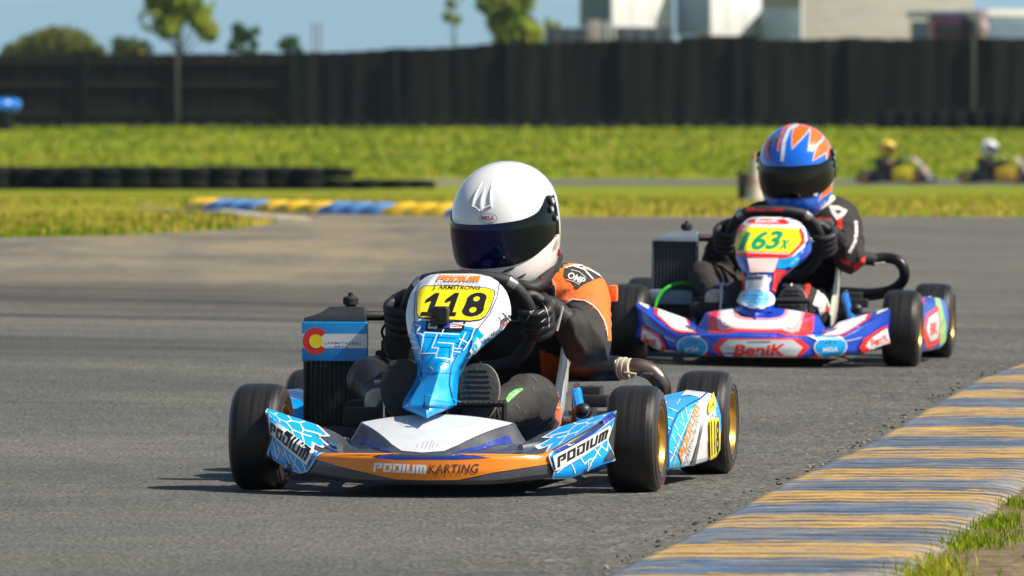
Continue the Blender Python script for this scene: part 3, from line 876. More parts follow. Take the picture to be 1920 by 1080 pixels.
def art1_panel(mb, fr):
    A = Art(mb, fr, 3, fn=panel_fn(fr))
    wh = [(822, 513.8), (888, 513.8), (903, 515.5), (920, 520), (933, 528), (942, 538), (950, 549), (955, 563), (957.5, 578), (957.5, 590), (954, 602), (943, 618), (926, 633), (905, 648), (884, 669), (880, 664), (873, 650), (905, 630), (896, 616), (800, 602), (776, 603), (766, 640), (770, 650),
          (763, 619), (761.5, 602), (761.5, 590), (763, 578), (766.5, 562), (771.5, 548.5), (779, 537.5), (788, 528), (798, 520.5), (808, 516)]
    A.poly(wh, white)
    A.poly([(773, 607), (800, 603), (860, 612), (894, 617), (908, 630), (884, 652), (872, 670), (850, 700), (790, 700), (780, 660), (770, 640)], cyan)
    A.poly([(905, 632), (924, 650), (884, 682), (858, 690)], cyan2) if False else None
    A.line([(788, 531), (779, 552), (777, 590), (781, 625), (790, 655), (792, 690), (788, 715), (770, 745)], 1.5, navy, up=False)
    A.line([(936, 530), (931, 560), (918, 590), (893, 622), (862, 655), (845, 690), (842, 720), (847, 745), (852, 757)], 1.6, navy)
    yl_ = [(784, 555), (788, 544), (797, 538.5), (850, 537), (912, 542), (925, 546), (927, 553), (918, 580), (910, 594), (900, 600), (880, 602.5), (800, 597.5), (787, 595), (783, 588)]
    A.line(yl_, 3.4, navy, True); A.poly(yl_, yellow)
    A.text('J. ARMSTRONG', [(811, 536.5), (902, 537.5), (900, 547.5), (810, 546.5)], blackpr, bold=.02, shear=.25)
    A.tris(tris_118(), [(790, 551.5), (913, 550.5), (912, 595.5), (788, 594)], blackpr)
    A.tris(block_tris('PODIUM', .25, .10), [(821, 518), (902, 519.5), (901, 529.5), (819, 528)], orange)
    A.text('KARTING & EVENTS', [(817, 529.5), (900, 530.5), (899, 534.5), (816, 533.5)], greypr, shear=.15)
    # stickers under the number
    A.poly([(800, 605), (874, 605), (869, 623), (798, 622)], blackpr)
    A.poly([(804, 609), (821, 609), (820, 619), (803, 619)], white); A.poly([(806, 612), (819, 612), (818, 616), (806, 616)], greenpr)
    A.poly([(832, 610), (846, 610), (844, 618), (831, 618)], mat('flag_blue', (.04, .06, .5), .4)); A.poly([(846, 610), (869, 608), (866, 619), (844, 619)], white)
    A.lines([[(847, 612), (867, 611)], [(847, 616), (866, 615.5)]], 1.8, redpr)
    A.text('Mvroni5', [(914, 627), (945, 598), (948, 604), (917, 634)], blackpr, shear=.25)
    A.text('5', [(936, 606), (942, 600.5), (945.5, 607), (940, 612)], redpr, bold=.01)
    # white brick-and-bolt graphic
    A.lines([[(797, 628), (792, 665), (822, 667)], [(822, 629), (812, 656), (824, 657), (820, 675), (845, 677), (851, 649), (822, 647)], [(797, 628), (862, 632)], [(833, 622), (828, 634)], [(851, 662), (862, 663)], [(852, 657), (864, 657)], [(874, 628), (860, 654)], [(862, 640), (880, 648)],
             [(850, 610), (892, 618), (883, 640), (868, 660)], [(783, 612), (790, 616), (786, 628), (796, 634)], [(776, 625), (784, 632)], [(776, 640), (787, 645)], [(778, 652), (790, 654)], [(778, 615), (774, 628)]], 1.9, white)
    A.poly([(880, 658), (892, 634), (906, 648), (884, 672), (873, 668)], white)
    A.lines([[(893, 634), (884, 658)], [(901, 640), (891, 662)], [(908, 644), (899, 657)]], 4.2, cyan2)
    A.lines([[(800, 745), (800, 782)]], 1.4, navy)
    A.poly(ellipse(800.5, 762, 2.6, 2.6, 12), navy)
    A.line([(791, 700), (800, 745), (856, 757)], .8, cyan2, up=False)

def art1_pod(mb, fr):
    A = Art(mb, fr, 5)
    X = lambda p: z(1220, 680, 4.694, p)
    side = X([(152, 928), (150, 700), (182, 560), (232, 450), (332, 372), (432, 327), (494, 276), (520, 262), (545, 285), (576, 460), (592, 600), (586, 802), (520, 850), (350, 905)])
    A.poly(side, white)
    A.poly(X([(105, 430), (180, 370), (330, 300), (390, 300), (425, 325), (330, 372), (232, 450), (182, 560), (150, 700), (150, 920), (95, 928)]), cyan)
    A.poly(X([(268, 300), (310, 245), (400, 222), (490, 215), (494, 262), (430, 318), (390, 300), (330, 290)]), plate_w)
    A.poly(X([(155, 925), (155, 705), (186, 565), (236, 455), (336, 377), (420, 340), (412, 380), (230, 800), (300, 912)]), cyan2)
    A.line(X([(150, 920), (150, 700), (182, 560), (232, 450), (332, 372), (432, 322), (490, 270), (495, 218)]), 3.2, blueplast)
    A.lines([X([(200, 545), (230, 600)]), X([(160, 780), (215, 830)]), X([(260, 440), (285, 560), (240, 520)]), X([(180, 640), (230, 740), (260, 640)]), X([(300, 400), (315, 490), (345, 410)]), X([(215, 830), (190, 905)]), X([(165, 870), (240, 700), (300, 560), (372, 400)]), X([(235, 800), (200, 745)]), X([(270, 690), (225, 620)])], 1.5, white)
    A.lines([X([(110, 480), (190, 500)]), X([(130, 560), (165, 590)]), X([(160, 410), (230, 440)]), X([(100, 640), (150, 630)]), X([(105, 780), (140, 760)]), X([(230, 380), (260, 330)])], 1.4, white)
    A.poly(X([(385, 370), (415, 372), (265, 905), (235, 805)]), white)
    A.tris(block_tris('PODIUM', 0, .12), X([(230, 800), (385, 365), (412, 400), (262, 890)]), orange)
    A.text('KARTING & EVENTS', X([(290, 850), (425, 372), (440, 400), (312, 880)]), greypr)
    A.poly(X([(445, 480), (435, 600), (376, 895), (340, 902), (400, 700), (430, 560)]), greypr)
    A.poly(X([(495, 350), (540, 272), (560, 390), (500, 460), (484, 430)]), yellow)
    A.text('J.A.', X([(504, 360), (540, 335), (541, 400), (503, 418)]), blackpr, bold=.01)
    A.poly(X([(497, 500), (576, 490), (592, 640), (587, 800), (505, 850), (500, 700)]), yellow)
    f = X([(505, 515), (580, 510), (577, 790), (512, 822)])
    A.text('118', f, blackpr, bold=.03)
    A.lines([X([(505, 480), (520, 450), (530, 490)]), X([(540, 440), (545, 490), (570, 450)])], 1.2, greypr)

def art1_cover(mb, fr):
    A = Art(mb, fr, 9)
    A.poly([(566, 626), (688, 626), (688, 653), (566, 653)], white)
    rd = ellipse(592, 639.5, 24, 25, 30, 38, 322); ri = ellipse(592, 639.5, 12.5, 13, 24, 322, 38)
    A.poly(rd + ri, redpr); A.poly(ellipse(592.5, 640, 12.8, 13, 24), yellow)
    b2 = mat('steel_blue_print', (.04, .16, .38), .4)
    A.text('J.ARMSTRONG', [(608, 641), (677, 642), (677, 647.5), (608, 646.5)], b2, bold=.01)
    A.text('MTI', [(628, 648.2), (650, 648.5), (650, 652), (628, 651.8)], b2, bold=.01)

# ============================================================ ARTWORK, SECOND KART (163x)
b_blue = mat('royal_blue_plastic', (.010, .06, .50), .25, coat=.6)
b_red = mat('bright_red_print', (.85, .025, .02), .3, coat=.4)
b_pink = mat('pale_red_print', (.85, .35, .36), .3, coat=.4)
def art2_bumper(mb, fr):
    D = Art(mb, fr, .012, lift=.0012, fn=lambda u, v: deck_fn(u, v / 2))
    def band(x_in, x_out, t0, t1, m, k=1.0):
        """horseshoe round the nose foot"""
        n = 24; o, i_ = [], []
        for j in range(n + 1):
            a = math.pi * j / n; c_, s_ = math.cos(a), math.sin(a)
            sq = lambda q: math.copysign(abs(q) ** .62, q)
            o.append((x_out * sq(c_), 1.93 - (1.93 - t1) * sq(s_))); i_.append((x_in * sq(c_), 1.93 - (1.93 - t0) * sq(s_)))
        D.poly(o + i_[::-1], m)
    band(.095, .178, .95, .16, b_red); band(.088, .135, 1.0, .42, white); band(.135, .145, .40, .30, b_pink); band(.080, .092, 1.12, .98, b_pink)
    for s_ in (-1, 1):
        M2 = lambda L: [(s_ * x, v) for x, v in L]
        D.poly(M2([(.19, .02), (.22, .5), (.25, 1.9), (.37, 1.9), (.36, .6), (.30, .1)]), b_red); D.poly(M2([(.215, .3), (.245, 1.3), (.26, 1.9), (.355, 1.9), (.35, .9), (.30, .35)]), white)
        D.poly(M2([(.385, .9), (.387, 1.9), (.422, 1.9), (.42, 1.0)]), white); D.off = .0009
    A = Art(mb, fr, 6, fn=face_fn(fr))
    hx = [(1336, 651), (1352, 634), (1500, 634), (1518, 651), (1502, 669), (1490, 671), (1360, 671), (1346, 668)]
    A.poly(hx, b_red); A.poly([(1349, 651.6), (1366, 637), (1486, 637), (1505, 651.6), (1492, 669), (1360, 669)], plate_w)
    A.text('BeniK', [(1377, 646), (1473, 645), (1471, 667), (1375, 668)], b_red, bold=.035, shear=.12)
    A.line([(1402, 641.5), (1445, 641)], 1.5, navy, up=False)
    for cx, rx, rot in ((1299, 27, 4), (1556, 29, -4)):
        A.poly([(cx - 34, 668), (cx - 15, 655), (cx + 15, 655), (cx + 36, 668), (cx + 20, 674), (cx - 20, 674)], b_red)
        A.poly(ellipse(cx, 650, rx + 2, 20, 28, rot=rot), white); A.poly(ellipse(cx, 650, rx, 18, 28, rot=rot), mat('badge_blue', (.0, .30, .70), .3, coat=.4))
        A.text('MIDA', [(cx - 14, 652), (cx + 14, 651), (cx + 13, 658), (cx - 14, 659)], white, bold=.02)
        A.lines([[(cx - 10, 645), (cx - 6, 641)], [(cx - 2, 645), (cx, 639)], [(cx + 6, 644), (cx + 10, 640)]], 2.4, navy)
    # wings
    A.poly([(1202, 608), (1216, 616), (1240, 628), (1252, 650), (1240, 668), (1224, 664), (1204, 656)], b_red)
    A.poly([(1205, 618), (1222, 624), (1238, 634), (1244, 648), (1236, 660), (1206, 650)], white)
    A.text('BeniK', [(1209, 627), (1237, 637), (1236, 650), (1208, 641)], b_red, bold=.03)
    A.poly([(1608, 652), (1618, 634), (1650, 616), (1674, 606), (1672, 622), (1668, 652), (1660, 662), (1624, 668)], b_red)
    A.poly([(1620, 649), (1628, 636), (1654, 622), (1668, 616), (1667, 640), (1632, 654)], white)
    A.text('BeniK', [(1629, 636), (1666, 625), (1665, 639), (1630, 648)], b_red, bold=.03)
    A.poly([(1654, 652), (1674, 645), (1676, 652), (1660, 658)], white)
    A.lines([[(1250, 632), (1268, 640)], [(1582, 640), (1612, 633)]], 1.4, plate_w)

def art2_panel(mb, fr):
    A = Art(mb, fr, 3, fn=panel_fn(fr))
    A.poly([(1405, 402), (1475, 402), (1500, 409), (1512, 426), (1515, 450), (1508, 464), (1490, 480), (1470, 486), (1395, 482), (1375, 478), (1368, 455), (1370, 432), (1382, 412)], white)
    A.poly([(1408, 411), (1470, 411), (1482, 417), (1476, 421), (1412, 420), (1402, 416)], b_red); A.text('BeniK', [(1418, 412), (1462, 412), (1461, 418), (1416, 418)], white, bold=.03)
    A.poly([(1387, 423), (1392, 420), (1400, 424), (1386, 440), (1379, 460), (1376, 462), (1376, 442)], b_red)
    A.poly([(1500, 425), (1508, 440), (1509, 456), (1486, 480), (1470, 486), (1400, 482), (1380, 480), (1383, 474), (1480, 478), (1500, 458), (1498, 436)], b_red)
    A.poly([(1403, 426), (1497, 430), (1503, 452), (1484, 475), (1384, 471), (1381, 458), (1388, 440)], yellow)
    A.text('163', [(1389, 436), (1469, 433), (1464, 468), (1386, 471)], greenpr, bold=.035, shear=.25)
    A.text('x', [(1465, 451), (1483, 450), (1478, 468), (1460, 469)], greenpr, bold=.035, shear=.2)
    A.poly([(1384, 480), (1400, 484), (1406, 500), (1407, 512), (1396, 505), (1388, 494)], b_blue)
    A.poly([(1402, 486), (1460, 486), (1452, 512), (1408, 512)], mat('pink_white_print', (.80, .55, .52), .3))
    A.poly([(1460, 488), (1480, 486), (1500, 478), (1492, 496), (1470, 505), (1456, 506)], mat('badge_blue', (.0, .30, .70), .3))
    A.poly([(1388, 506), (1400, 512), (1404, 545), (1398, 548), (1394, 530)], b_red)
    A.poly([(1452, 508), (1474, 508), (1466, 530), (1454, 548), (1446, 545)], b_red)
    A.poly([(1404, 518), (1438, 518), (1440, 545), (1404, 545)], plate_w); A.poly([(1402, 519), (1432, 520), (1431, 527), (1402, 526)], greypr); A.poly([(1404, 521), (1412, 521), (1412, 525), (1404, 525)], greenpr)
    A.poly(ellipse(1420, 563, 31, 19, 28), white); A.poly(ellipse(1420, 561, 22, 16, 28), mat('badge_light_blue', (.18, .50, .85), .3))
    A.lines([[(1404, 557), (1436, 557)], [(1402, 563), (1438, 563)], [(1408, 569), (1432, 569)]], 1.8, mat('badge_blue', (.0, .30, .70), .3))
    A.lines([[(1394, 574), (1402, 579), (1410, 577), (1420, 581), (1430, 577), (1440, 579), (1448, 573)]], 1.4, b_blue)
    A.line([(1378, 478), (1388, 500), (1396, 530), (1394, 552)], 1.5, b_pink, up=False)

def art2_pod(mb, fr):
    A = Art(mb, fr, 4)
    A.poly([(1722, 561), (1740, 548), (1757, 545), (1762, 560), (1772, 600), (1774, 640), (1760, 652), (1735, 660), (1724, 650), (1722, 600)], b_blue)
    A.poly([(1750, 545), (1758, 545), (1766, 575), (1774, 610), (1773, 640), (1762, 650), (1760, 600)], mat('lime_print', (.30, .55, .20), .4))
    A.poly([(1728, 622), (1736, 590), (1758, 572), (1762, 600), (1762, 640), (1745, 655), (1736, 652)], b_red)
    A.poly([(1736, 618), (1741, 596), (1757, 584), (1760, 606), (1758, 634), (1744, 640)], white)
    A.text('BK', [(1743, 606), (1757, 600), (1757, 626), (1743, 630)], b_red, bold=.04)
    A.poly([(1722, 564), (1735, 560), (1730, 575), (1722, 580)], b_red)
    A.poly([(1740, 548), (1757, 545), (1756, 556), (1742, 560)], plate_w)

# ============================================================ HELMETS (own frame: -y = face, z up)
HW = [(-.142, .088), (-.13, .100), (-.10, .117), (-.06, .128), (0, .133), (.05, .130), (.085, .117), (.11, .098), (.13, .073), (.142, .047), (.148, .023), (.150, .0)]
HF = [(-.142, .128), (-.13, .150), (-.105, .168), (-.07, .173), (-.04, .172), (0, .168), (.03, .164), (.06, .153), (.09, .131), (.115, .102), (.135, .067), (.145, .038), (.149, .017), (.150, 0)]
HB = [(-.142, .105), (-.12, .125), (-.08, .145), (0, .160), (.05, .156), (.085, .141), (.11, .118), (.13, .088), (.143, .053), (.149, .02), (.150, 0)]
def helm_pt(lon, zz, off=0.0):
    """lon: radians from the face, + towards +x"""
    zc = max(-.142, min(.1499, zz)); w = interp(HW, zc); fb = interp(HF, zc) if math.cos(lon) > 0 else interp(HB, zc)
    sx, cy = math.sin(lon), math.cos(lon); e = 2.25
    r = (abs(sx) ** e + abs(cy) ** e) ** (-1 / e)
    return Vector((w * r * sx, -fb * r * cy, zz))
def helm_n(lon, zz):
    d = .003; a = helm_pt(lon + d / .13, zz) - helm_pt(lon - d / .13, zz); b = helm_pt(lon, zz + d) - helm_pt(lon, zz - d)
    n = a.cross(b); n.normalize()
    if n.dot(helm_pt(lon, zz)) < 0: n = -n
    return n
def helm_off(lon, zz, off): return helm_pt(lon, zz) + helm_n(lon, zz) * off
VT = [(0, .024), (40, .026), (62, .034), (76, .054), (84, .066), (92, .064), (97, .040)]
VB = [(0, -.080), (30, -.078), (52, -.068), (72, -.050), (88, -.036), (97, -.02)]
def build_helmet(par, T, shell, visor_m, k=1.0, art=None, tabs=True, fr=None, vents=True):
    mb = MB(); zs = [-.142, -.139, -.132, -.12, -.105, -.09, -.07, -.05, -.03, -.01, .01, .03, .05, .07, .085, .1, .112, .122, .130, .137, .142, .146, .1485, .1498]
    n = 64; rows = []
    # inner lip
    for s_, zz in ((.80, -.12), (.86, -.140), (.93, -.146)):
        rows.append([T @ (Vector((helm_pt(2 * math.pi * i / n, -.142).x * s_, helm_pt(2 * math.pi * i / n, -.142).y * s_, zz)) * k) for i in range(n)])
    for zz in zs: rows.append([T @ (helm_pt(2 * math.pi * i / n, zz) * k) for i in range(n)])
    mb.rows(rows, shell, True, True, True)
    if art: art(mb, fr)
    h = mb.build('helmet', par, 0)
    v = MB()
    outer, inner = [], []
    N = 44
    for i in range(N + 1):
        ld = -97 + 194 * i / N; a = abs(ld); zt, zb = interp(VT, a), interp(VB, a)
        col = []
        for j in range(9):
            t = j / 8; zz = zb * (1 - t) + zt * t
            edge = min(t, 1 - t); o = .0052 if edge > .05 else .0035
            col.append(T @ (helm_off(R(ld), zz, o) * k))
        back = [T @ (helm_off(R(ld), zb * (1 - j / 8) + zt * j / 8, -.001) * k) for j in (8, 0)]
        outer.append(col + back)
    v.rows(outer, visor_m, True, True, True)
    vo = v.build('visor', h, 40)
    if tabs:
        for sg in (-1, 1):
            t = MB()
            for (ld, zz, rr) in ((88, .052, .0115), (84, .034, .0095), (91, .010, .008)):
                p = T @ (helm_off(R(sg * ld), zz, .004) * k); q = T @ (helm_off(R(sg * ld), zz, .011) * k)
                t.tube([p, q], rr * k, mat('pivot_black', (.03, .028, .04), .3), 16); t.tube([q, q + (q - p) * .25], rr * .62 * k, mat('pivot_silver', (.55, .55, .56), .35, metal=.4), 14)
            t.tube([T @ (helm_off(R(sg * 96), zz, .003) * k) for zz in (.062, .03, 0, -.03)], .006, blackpl, 8)
            t.build('visor_pivot', vo)
    if vents:
        t = MB()
        for ld, z0, z1, wd in ((-12, .062, .118, .0042), (0, .056, .106, .0068), (12, .062, .118, .0042)):
            pts = [T @ (helm_off(R(ld * (1 - .25 * q)), z0 + (z1 - z0) * q, .0002 + .0022 * math.sin(math.pi * min(1, q * 1.2))) * k) for q in [i / 8 for i in range(9)]]
            t.tube(pts, [.78 * wd * x for x in (.9, 1.25, 1.2, 1.05, .95, .8, .6, .4, .15)], shell, 10, flat=(.6, 1))
        for sg in (-1, 1):
            t.tube([T @ (helm_off(R(sg * 13), .066, .001) * k), T @ (helm_off(R(sg * 6), .062, .003) * k), T @ (helm_off(R(sg * 1), .054, .004) * k)], .0026, shell, 8)
        t.build('vent', h, 60)
        for sg in (-1, 1):
            t = MB()
            for (l0, l1, z0, z1) in ((22, 36, -.092, -.084), (40, 50, -.112, -.104)):
                t.tube([T @ (helm_off(R(sg * (l0 + (l1 - l0) * q)), z0 + (z1 - z0) * q, .0002) * k) for q in (0, .33, .66, 1)], [.0015, .0032, .0032, .0015], blackmt, 8, flat=(1, .5))
            t.build('chin_vent', h)
    return h

# ============================================================ HANDS
def build_glove(par, C, T, Nn, Fv, elbow, m, name='glove'):
    """C point on the wheel rim, T along the rim towards the thumb, Nn outwards, Fv towards the nose"""
    T = T.normalized(); Nn = (Nn - T * Nn.dot(T)).normalized(); Fv = (Fv - T * Fv.dot(T)).normalized()
    def P(a, r, t): return C + Nn * (math.cos(R(a)) * r) + Fv * (math.sin(R(a)) * r) + T * t
    g = MB()
    for k, (t, L) in enumerate(((.033, .9), (.012, 1.0), (-.010, .96), (-.031, .80))):
        ang = [-25, 15, 60, 105, 105 + 60 * L]
        g.tube([P(ang[0], .047, t * .9), P(ang[1], .043, t), P(ang[2], .0345, t * 1.05), P(ang[3], .030, t * 1.03), P(ang[4], .0285, t)], [.0125, .0125, .0115, .0105, .009], m, 12, 4)
    g.tube([P(-50, .046, .02), P(-85, .038, .045), P(-120, .031, .052), P(-165, .029, .048)], [.015, .0135, .012, .0095], m, 12, 4)
    pc = P(-45, .050, -.002)
    for t in (-.026, -.009, .009, .026): g.tube([P(-22, .046, t), P(-60, .055, t * .85), P(-75, .070, t * .7)], [.014, .0165, .016], m, 12, 3)
    w0 = P(-66, .078, -.002); d = (elbow - w0).normalized()
    g.tube([P(-62, .060, 0), w0 + d * .01, w0 + d * .045, w0 + d * .075], [.026, .027, .030, .036], m, 16, 3)
    out, nrm = remesh(g, .0032, 3)
    for i, p in enumerate(out.v):
        out.v[i] = p + nrm[i] * (.0009 * noise.noise(p * 90))
    go = out.build(name, par, 0)
    return go, w0 + d * .055

# ============================================================ DRIVER
def wr(p, s=1.0): return noise.noise(p * 14 * s) * .5 + noise.noise(p * 30 * s + Vector((3, 1, 7))) * .35
def crease(p, dirv, fq):
    q = p.dot(dirv) * fq + noise.noise(p * 9) * 2.6 + noise.noise(p * 22) * .8
    return (1 - abs(math.sin(q))) ** 2
def build_driver(fr, label, cfg, M=None, group=None):
    Pn = empty('person', M if M is not None else fr.M, label=label, cat='person', group=group)
    J = cfg['J']; m = cfg['suit']
    b = MB()
    hip, spine, chest, neck = J['hip'], J['spine'], J['chest'], J['neck']
    b.tube([hip + Vector((0, .05, -.03)), hip, spine, chest, chest.lerp(neck, .6)], [.10, .130, .125, .125, .085], m, 24, 4, flat=(.85, 1.2))
    b.tube([chest, neck, J['head']], [.07, .062, .058], m, 18, 3)
    for sd in 'LR':
        sh, el, wrst = J['sh' + sd], J['el' + sd], J['wr' + sd]; q = cfg.get('arm', 1.0)
        b.tube([chest.lerp(neck, .5), sh.lerp(neck, .35), sh, sh.lerp(el, .5), el, el.lerp(wrst, .5), wrst], [.075, .078, .073 * q, .064 * q, .058 * q, .049 * q, .040], m, 18, 4)
        hp, kn, an = J['hp' + sd], J['kn' + sd], J['an' + sd]
        b.tube([hp, hp.lerp(kn, .5), kn, kn.lerp(an, .45), an], [.092, .083, J['rk' + sd], J['rk' + sd] * .8, .042], m, 18, 4)
    out, nrm = remesh(b, .0075, 5)
    for i, p in enumerate(out.v):
        d = .0035 * wr(p)
        for sd in 'LR':
            el = J['el' + sd]; w_ = math.exp(-((p - el).length / .11) ** 2)
            ax = Vector((.80 if sd == 'L' else -.8, .25, .50)).normalized()
            if w_ > .02: d += .013 * w_ * (crease(p, ax, 52) - .3)
            mid = J['sh' + sd].lerp(el, .45); w_ = math.exp(-((p - mid).length / .09) ** 2)
            if w_ > .02: d += .008 * w_ * (crease(p, (ax + Vector((-.9 if sd == 'L' else .9, .2, .5))).normalized(), 46) - .3)
            kn = J['kn' + sd]; w_ = math.exp(-((p - kn).length / .13) ** 2)
            if w_ > .02: d += .006 * w_ * (crease(p, Vector((.55, .2, .8)).normalized(), 36) - .3)
        w_ = math.exp(-((p - spine).length / .16) ** 2)
        d += .006 * w_ * (crease(p, Vector((.2, .3, 1)).normalized(), 45) - .3)
        out.v[i] = p + nrm[i] * d
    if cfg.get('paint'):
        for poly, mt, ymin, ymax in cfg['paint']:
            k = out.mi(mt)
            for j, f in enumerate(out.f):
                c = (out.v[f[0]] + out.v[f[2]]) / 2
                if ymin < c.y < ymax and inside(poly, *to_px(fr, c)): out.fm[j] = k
    base = MB(); base.v = list(out.v); base.f = list(out.f)
    if 'art' in cfg: cfg['art'](out, fr, base)
    out.build('body', Pn, 0)
    for sd in 'LR':
        # shoe: sole to the front, toe up
        q = J['ft' + sd]; s_ = MB(); so, up_ = (.051, .062); rows = []
        tilt = Matrix.Translation(q) @ Matrix.Rotation(R(-12), 4, 'X')
        def out_(k, y): return [tilt @ Vector((k * so * (1 - .18 * (math.sin(a) < 0) * abs(math.sin(a))) * math.copysign(abs(math.cos(a)) ** .85, math.cos(a)), y, k * up_ * 1.15 * math.copysign(abs(math.sin(a)) ** .9, math.sin(a)))) for a in [2 * math.pi * i / 28 for i in range(28)]]
        s_.rows([out_(.90, -.012), out_(.99, -.010), out_(1.0, -.004), out_(1.0, .004)], cfg['sole'], True, True, False)
        s_.rows([out_(1.0, .004), out_(1.03, .007), out_(1.03, .012), out_(1.0, .014)], cfg['welt'], True)
        s_.rows([out_(1.0, .014), out_(1.0, .03), out_(.9, .055), out_(.7, .08), out_(.4, .095)], cfg['shoe'], True, False, True)
        for r_ in range(9): s_.box(tilt @ Vector((0, -.013, -.052 + .013 * r_)), (.065 * math.sqrt(max(.1, 1 - (abs(-.052 + .013 * r_) / .075) ** 2)), .003, .0045), cfg['sole'], .001)
        s_.tube([tilt @ Vector((0, .05, -.05)), J['an' + sd] + Vector((0, .04, 0))], [.045, .043], cfg['shoe'], 16)
        s_.build('shoe', Pn, 45)
    return Pn
# ============================================================ SETTING
def nodes(m):
    m.use_nodes = True; nt = m.node_tree; return nt, nt.nodes, nt.links, nt.nodes['Principled BSDF']
def N_(nt, t, **k):
    n = nt.nodes.new(t)
    for a, b in k.items():
        if a.startswith('i_'):
            key = a[2:].replace('_', ' '); key = int(key) if key.isdigit() else key
            n.inputs[key].default_value = b
        else: setattr(n, a, b)
    return n
def rng(nt, src, a, b, c=0.0, d=1.0, smooth=False):
    n = nt.nodes.new('ShaderNodeMapRange'); n.inputs[1].default_value = a; n.inputs[2].default_value = b; n.inputs[3].default_value = c; n.inputs[4].default_value = d
    if smooth: n.interpolation_type = 'SMOOTHSTEP'
    nt.links.new(src, n.inputs[0]); return n.outputs[0]
def mixc(nt, fac, a, b):
    n = nt.nodes.new('ShaderNodeMixRGB')
    for s_, v in ((0, fac), (1, a), (2, b)):
        if hasattr(v, 'is_output'): nt.links.new(v, n.inputs[s_])
        elif s_ == 0: n.inputs[0].default_value = v
        else: n.inputs[s_].default_value = (*v, 1)
    return n.outputs[0]
def mul(nt, a, b, op='MULTIPLY'):
    n = nt.nodes.new('ShaderNodeMath'); n.operation = op
    for s_, v in ((0, a), (1, b)):
        if hasattr(v, 'is_output'): nt.links.new(v, n.inputs[s_])
        else: n.inputs[s_].default_value = v
    return n.outputs[0]
def noise_(nt, vec, sc, det=4, stretch=None, rough=.5, rot=0):
    if stretch:
        mp = nt.nodes.new('ShaderNodeMapping'); mp.inputs['Scale'].default_value = stretch; mp.inputs['Rotation'].default_value = (0, 0, rot); nt.links.new(vec, mp.inputs[0]); vec = mp.outputs[0]
    n = nt.nodes.new('ShaderNodeTexNoise'); n.inputs['Scale'].default_value = sc; n.inputs['Detail'].default_value = det; n.inputs['Roughness'].default_value = rough
    nt.links.new(vec, n.inputs['Vector']); return n.outputs['Fac']

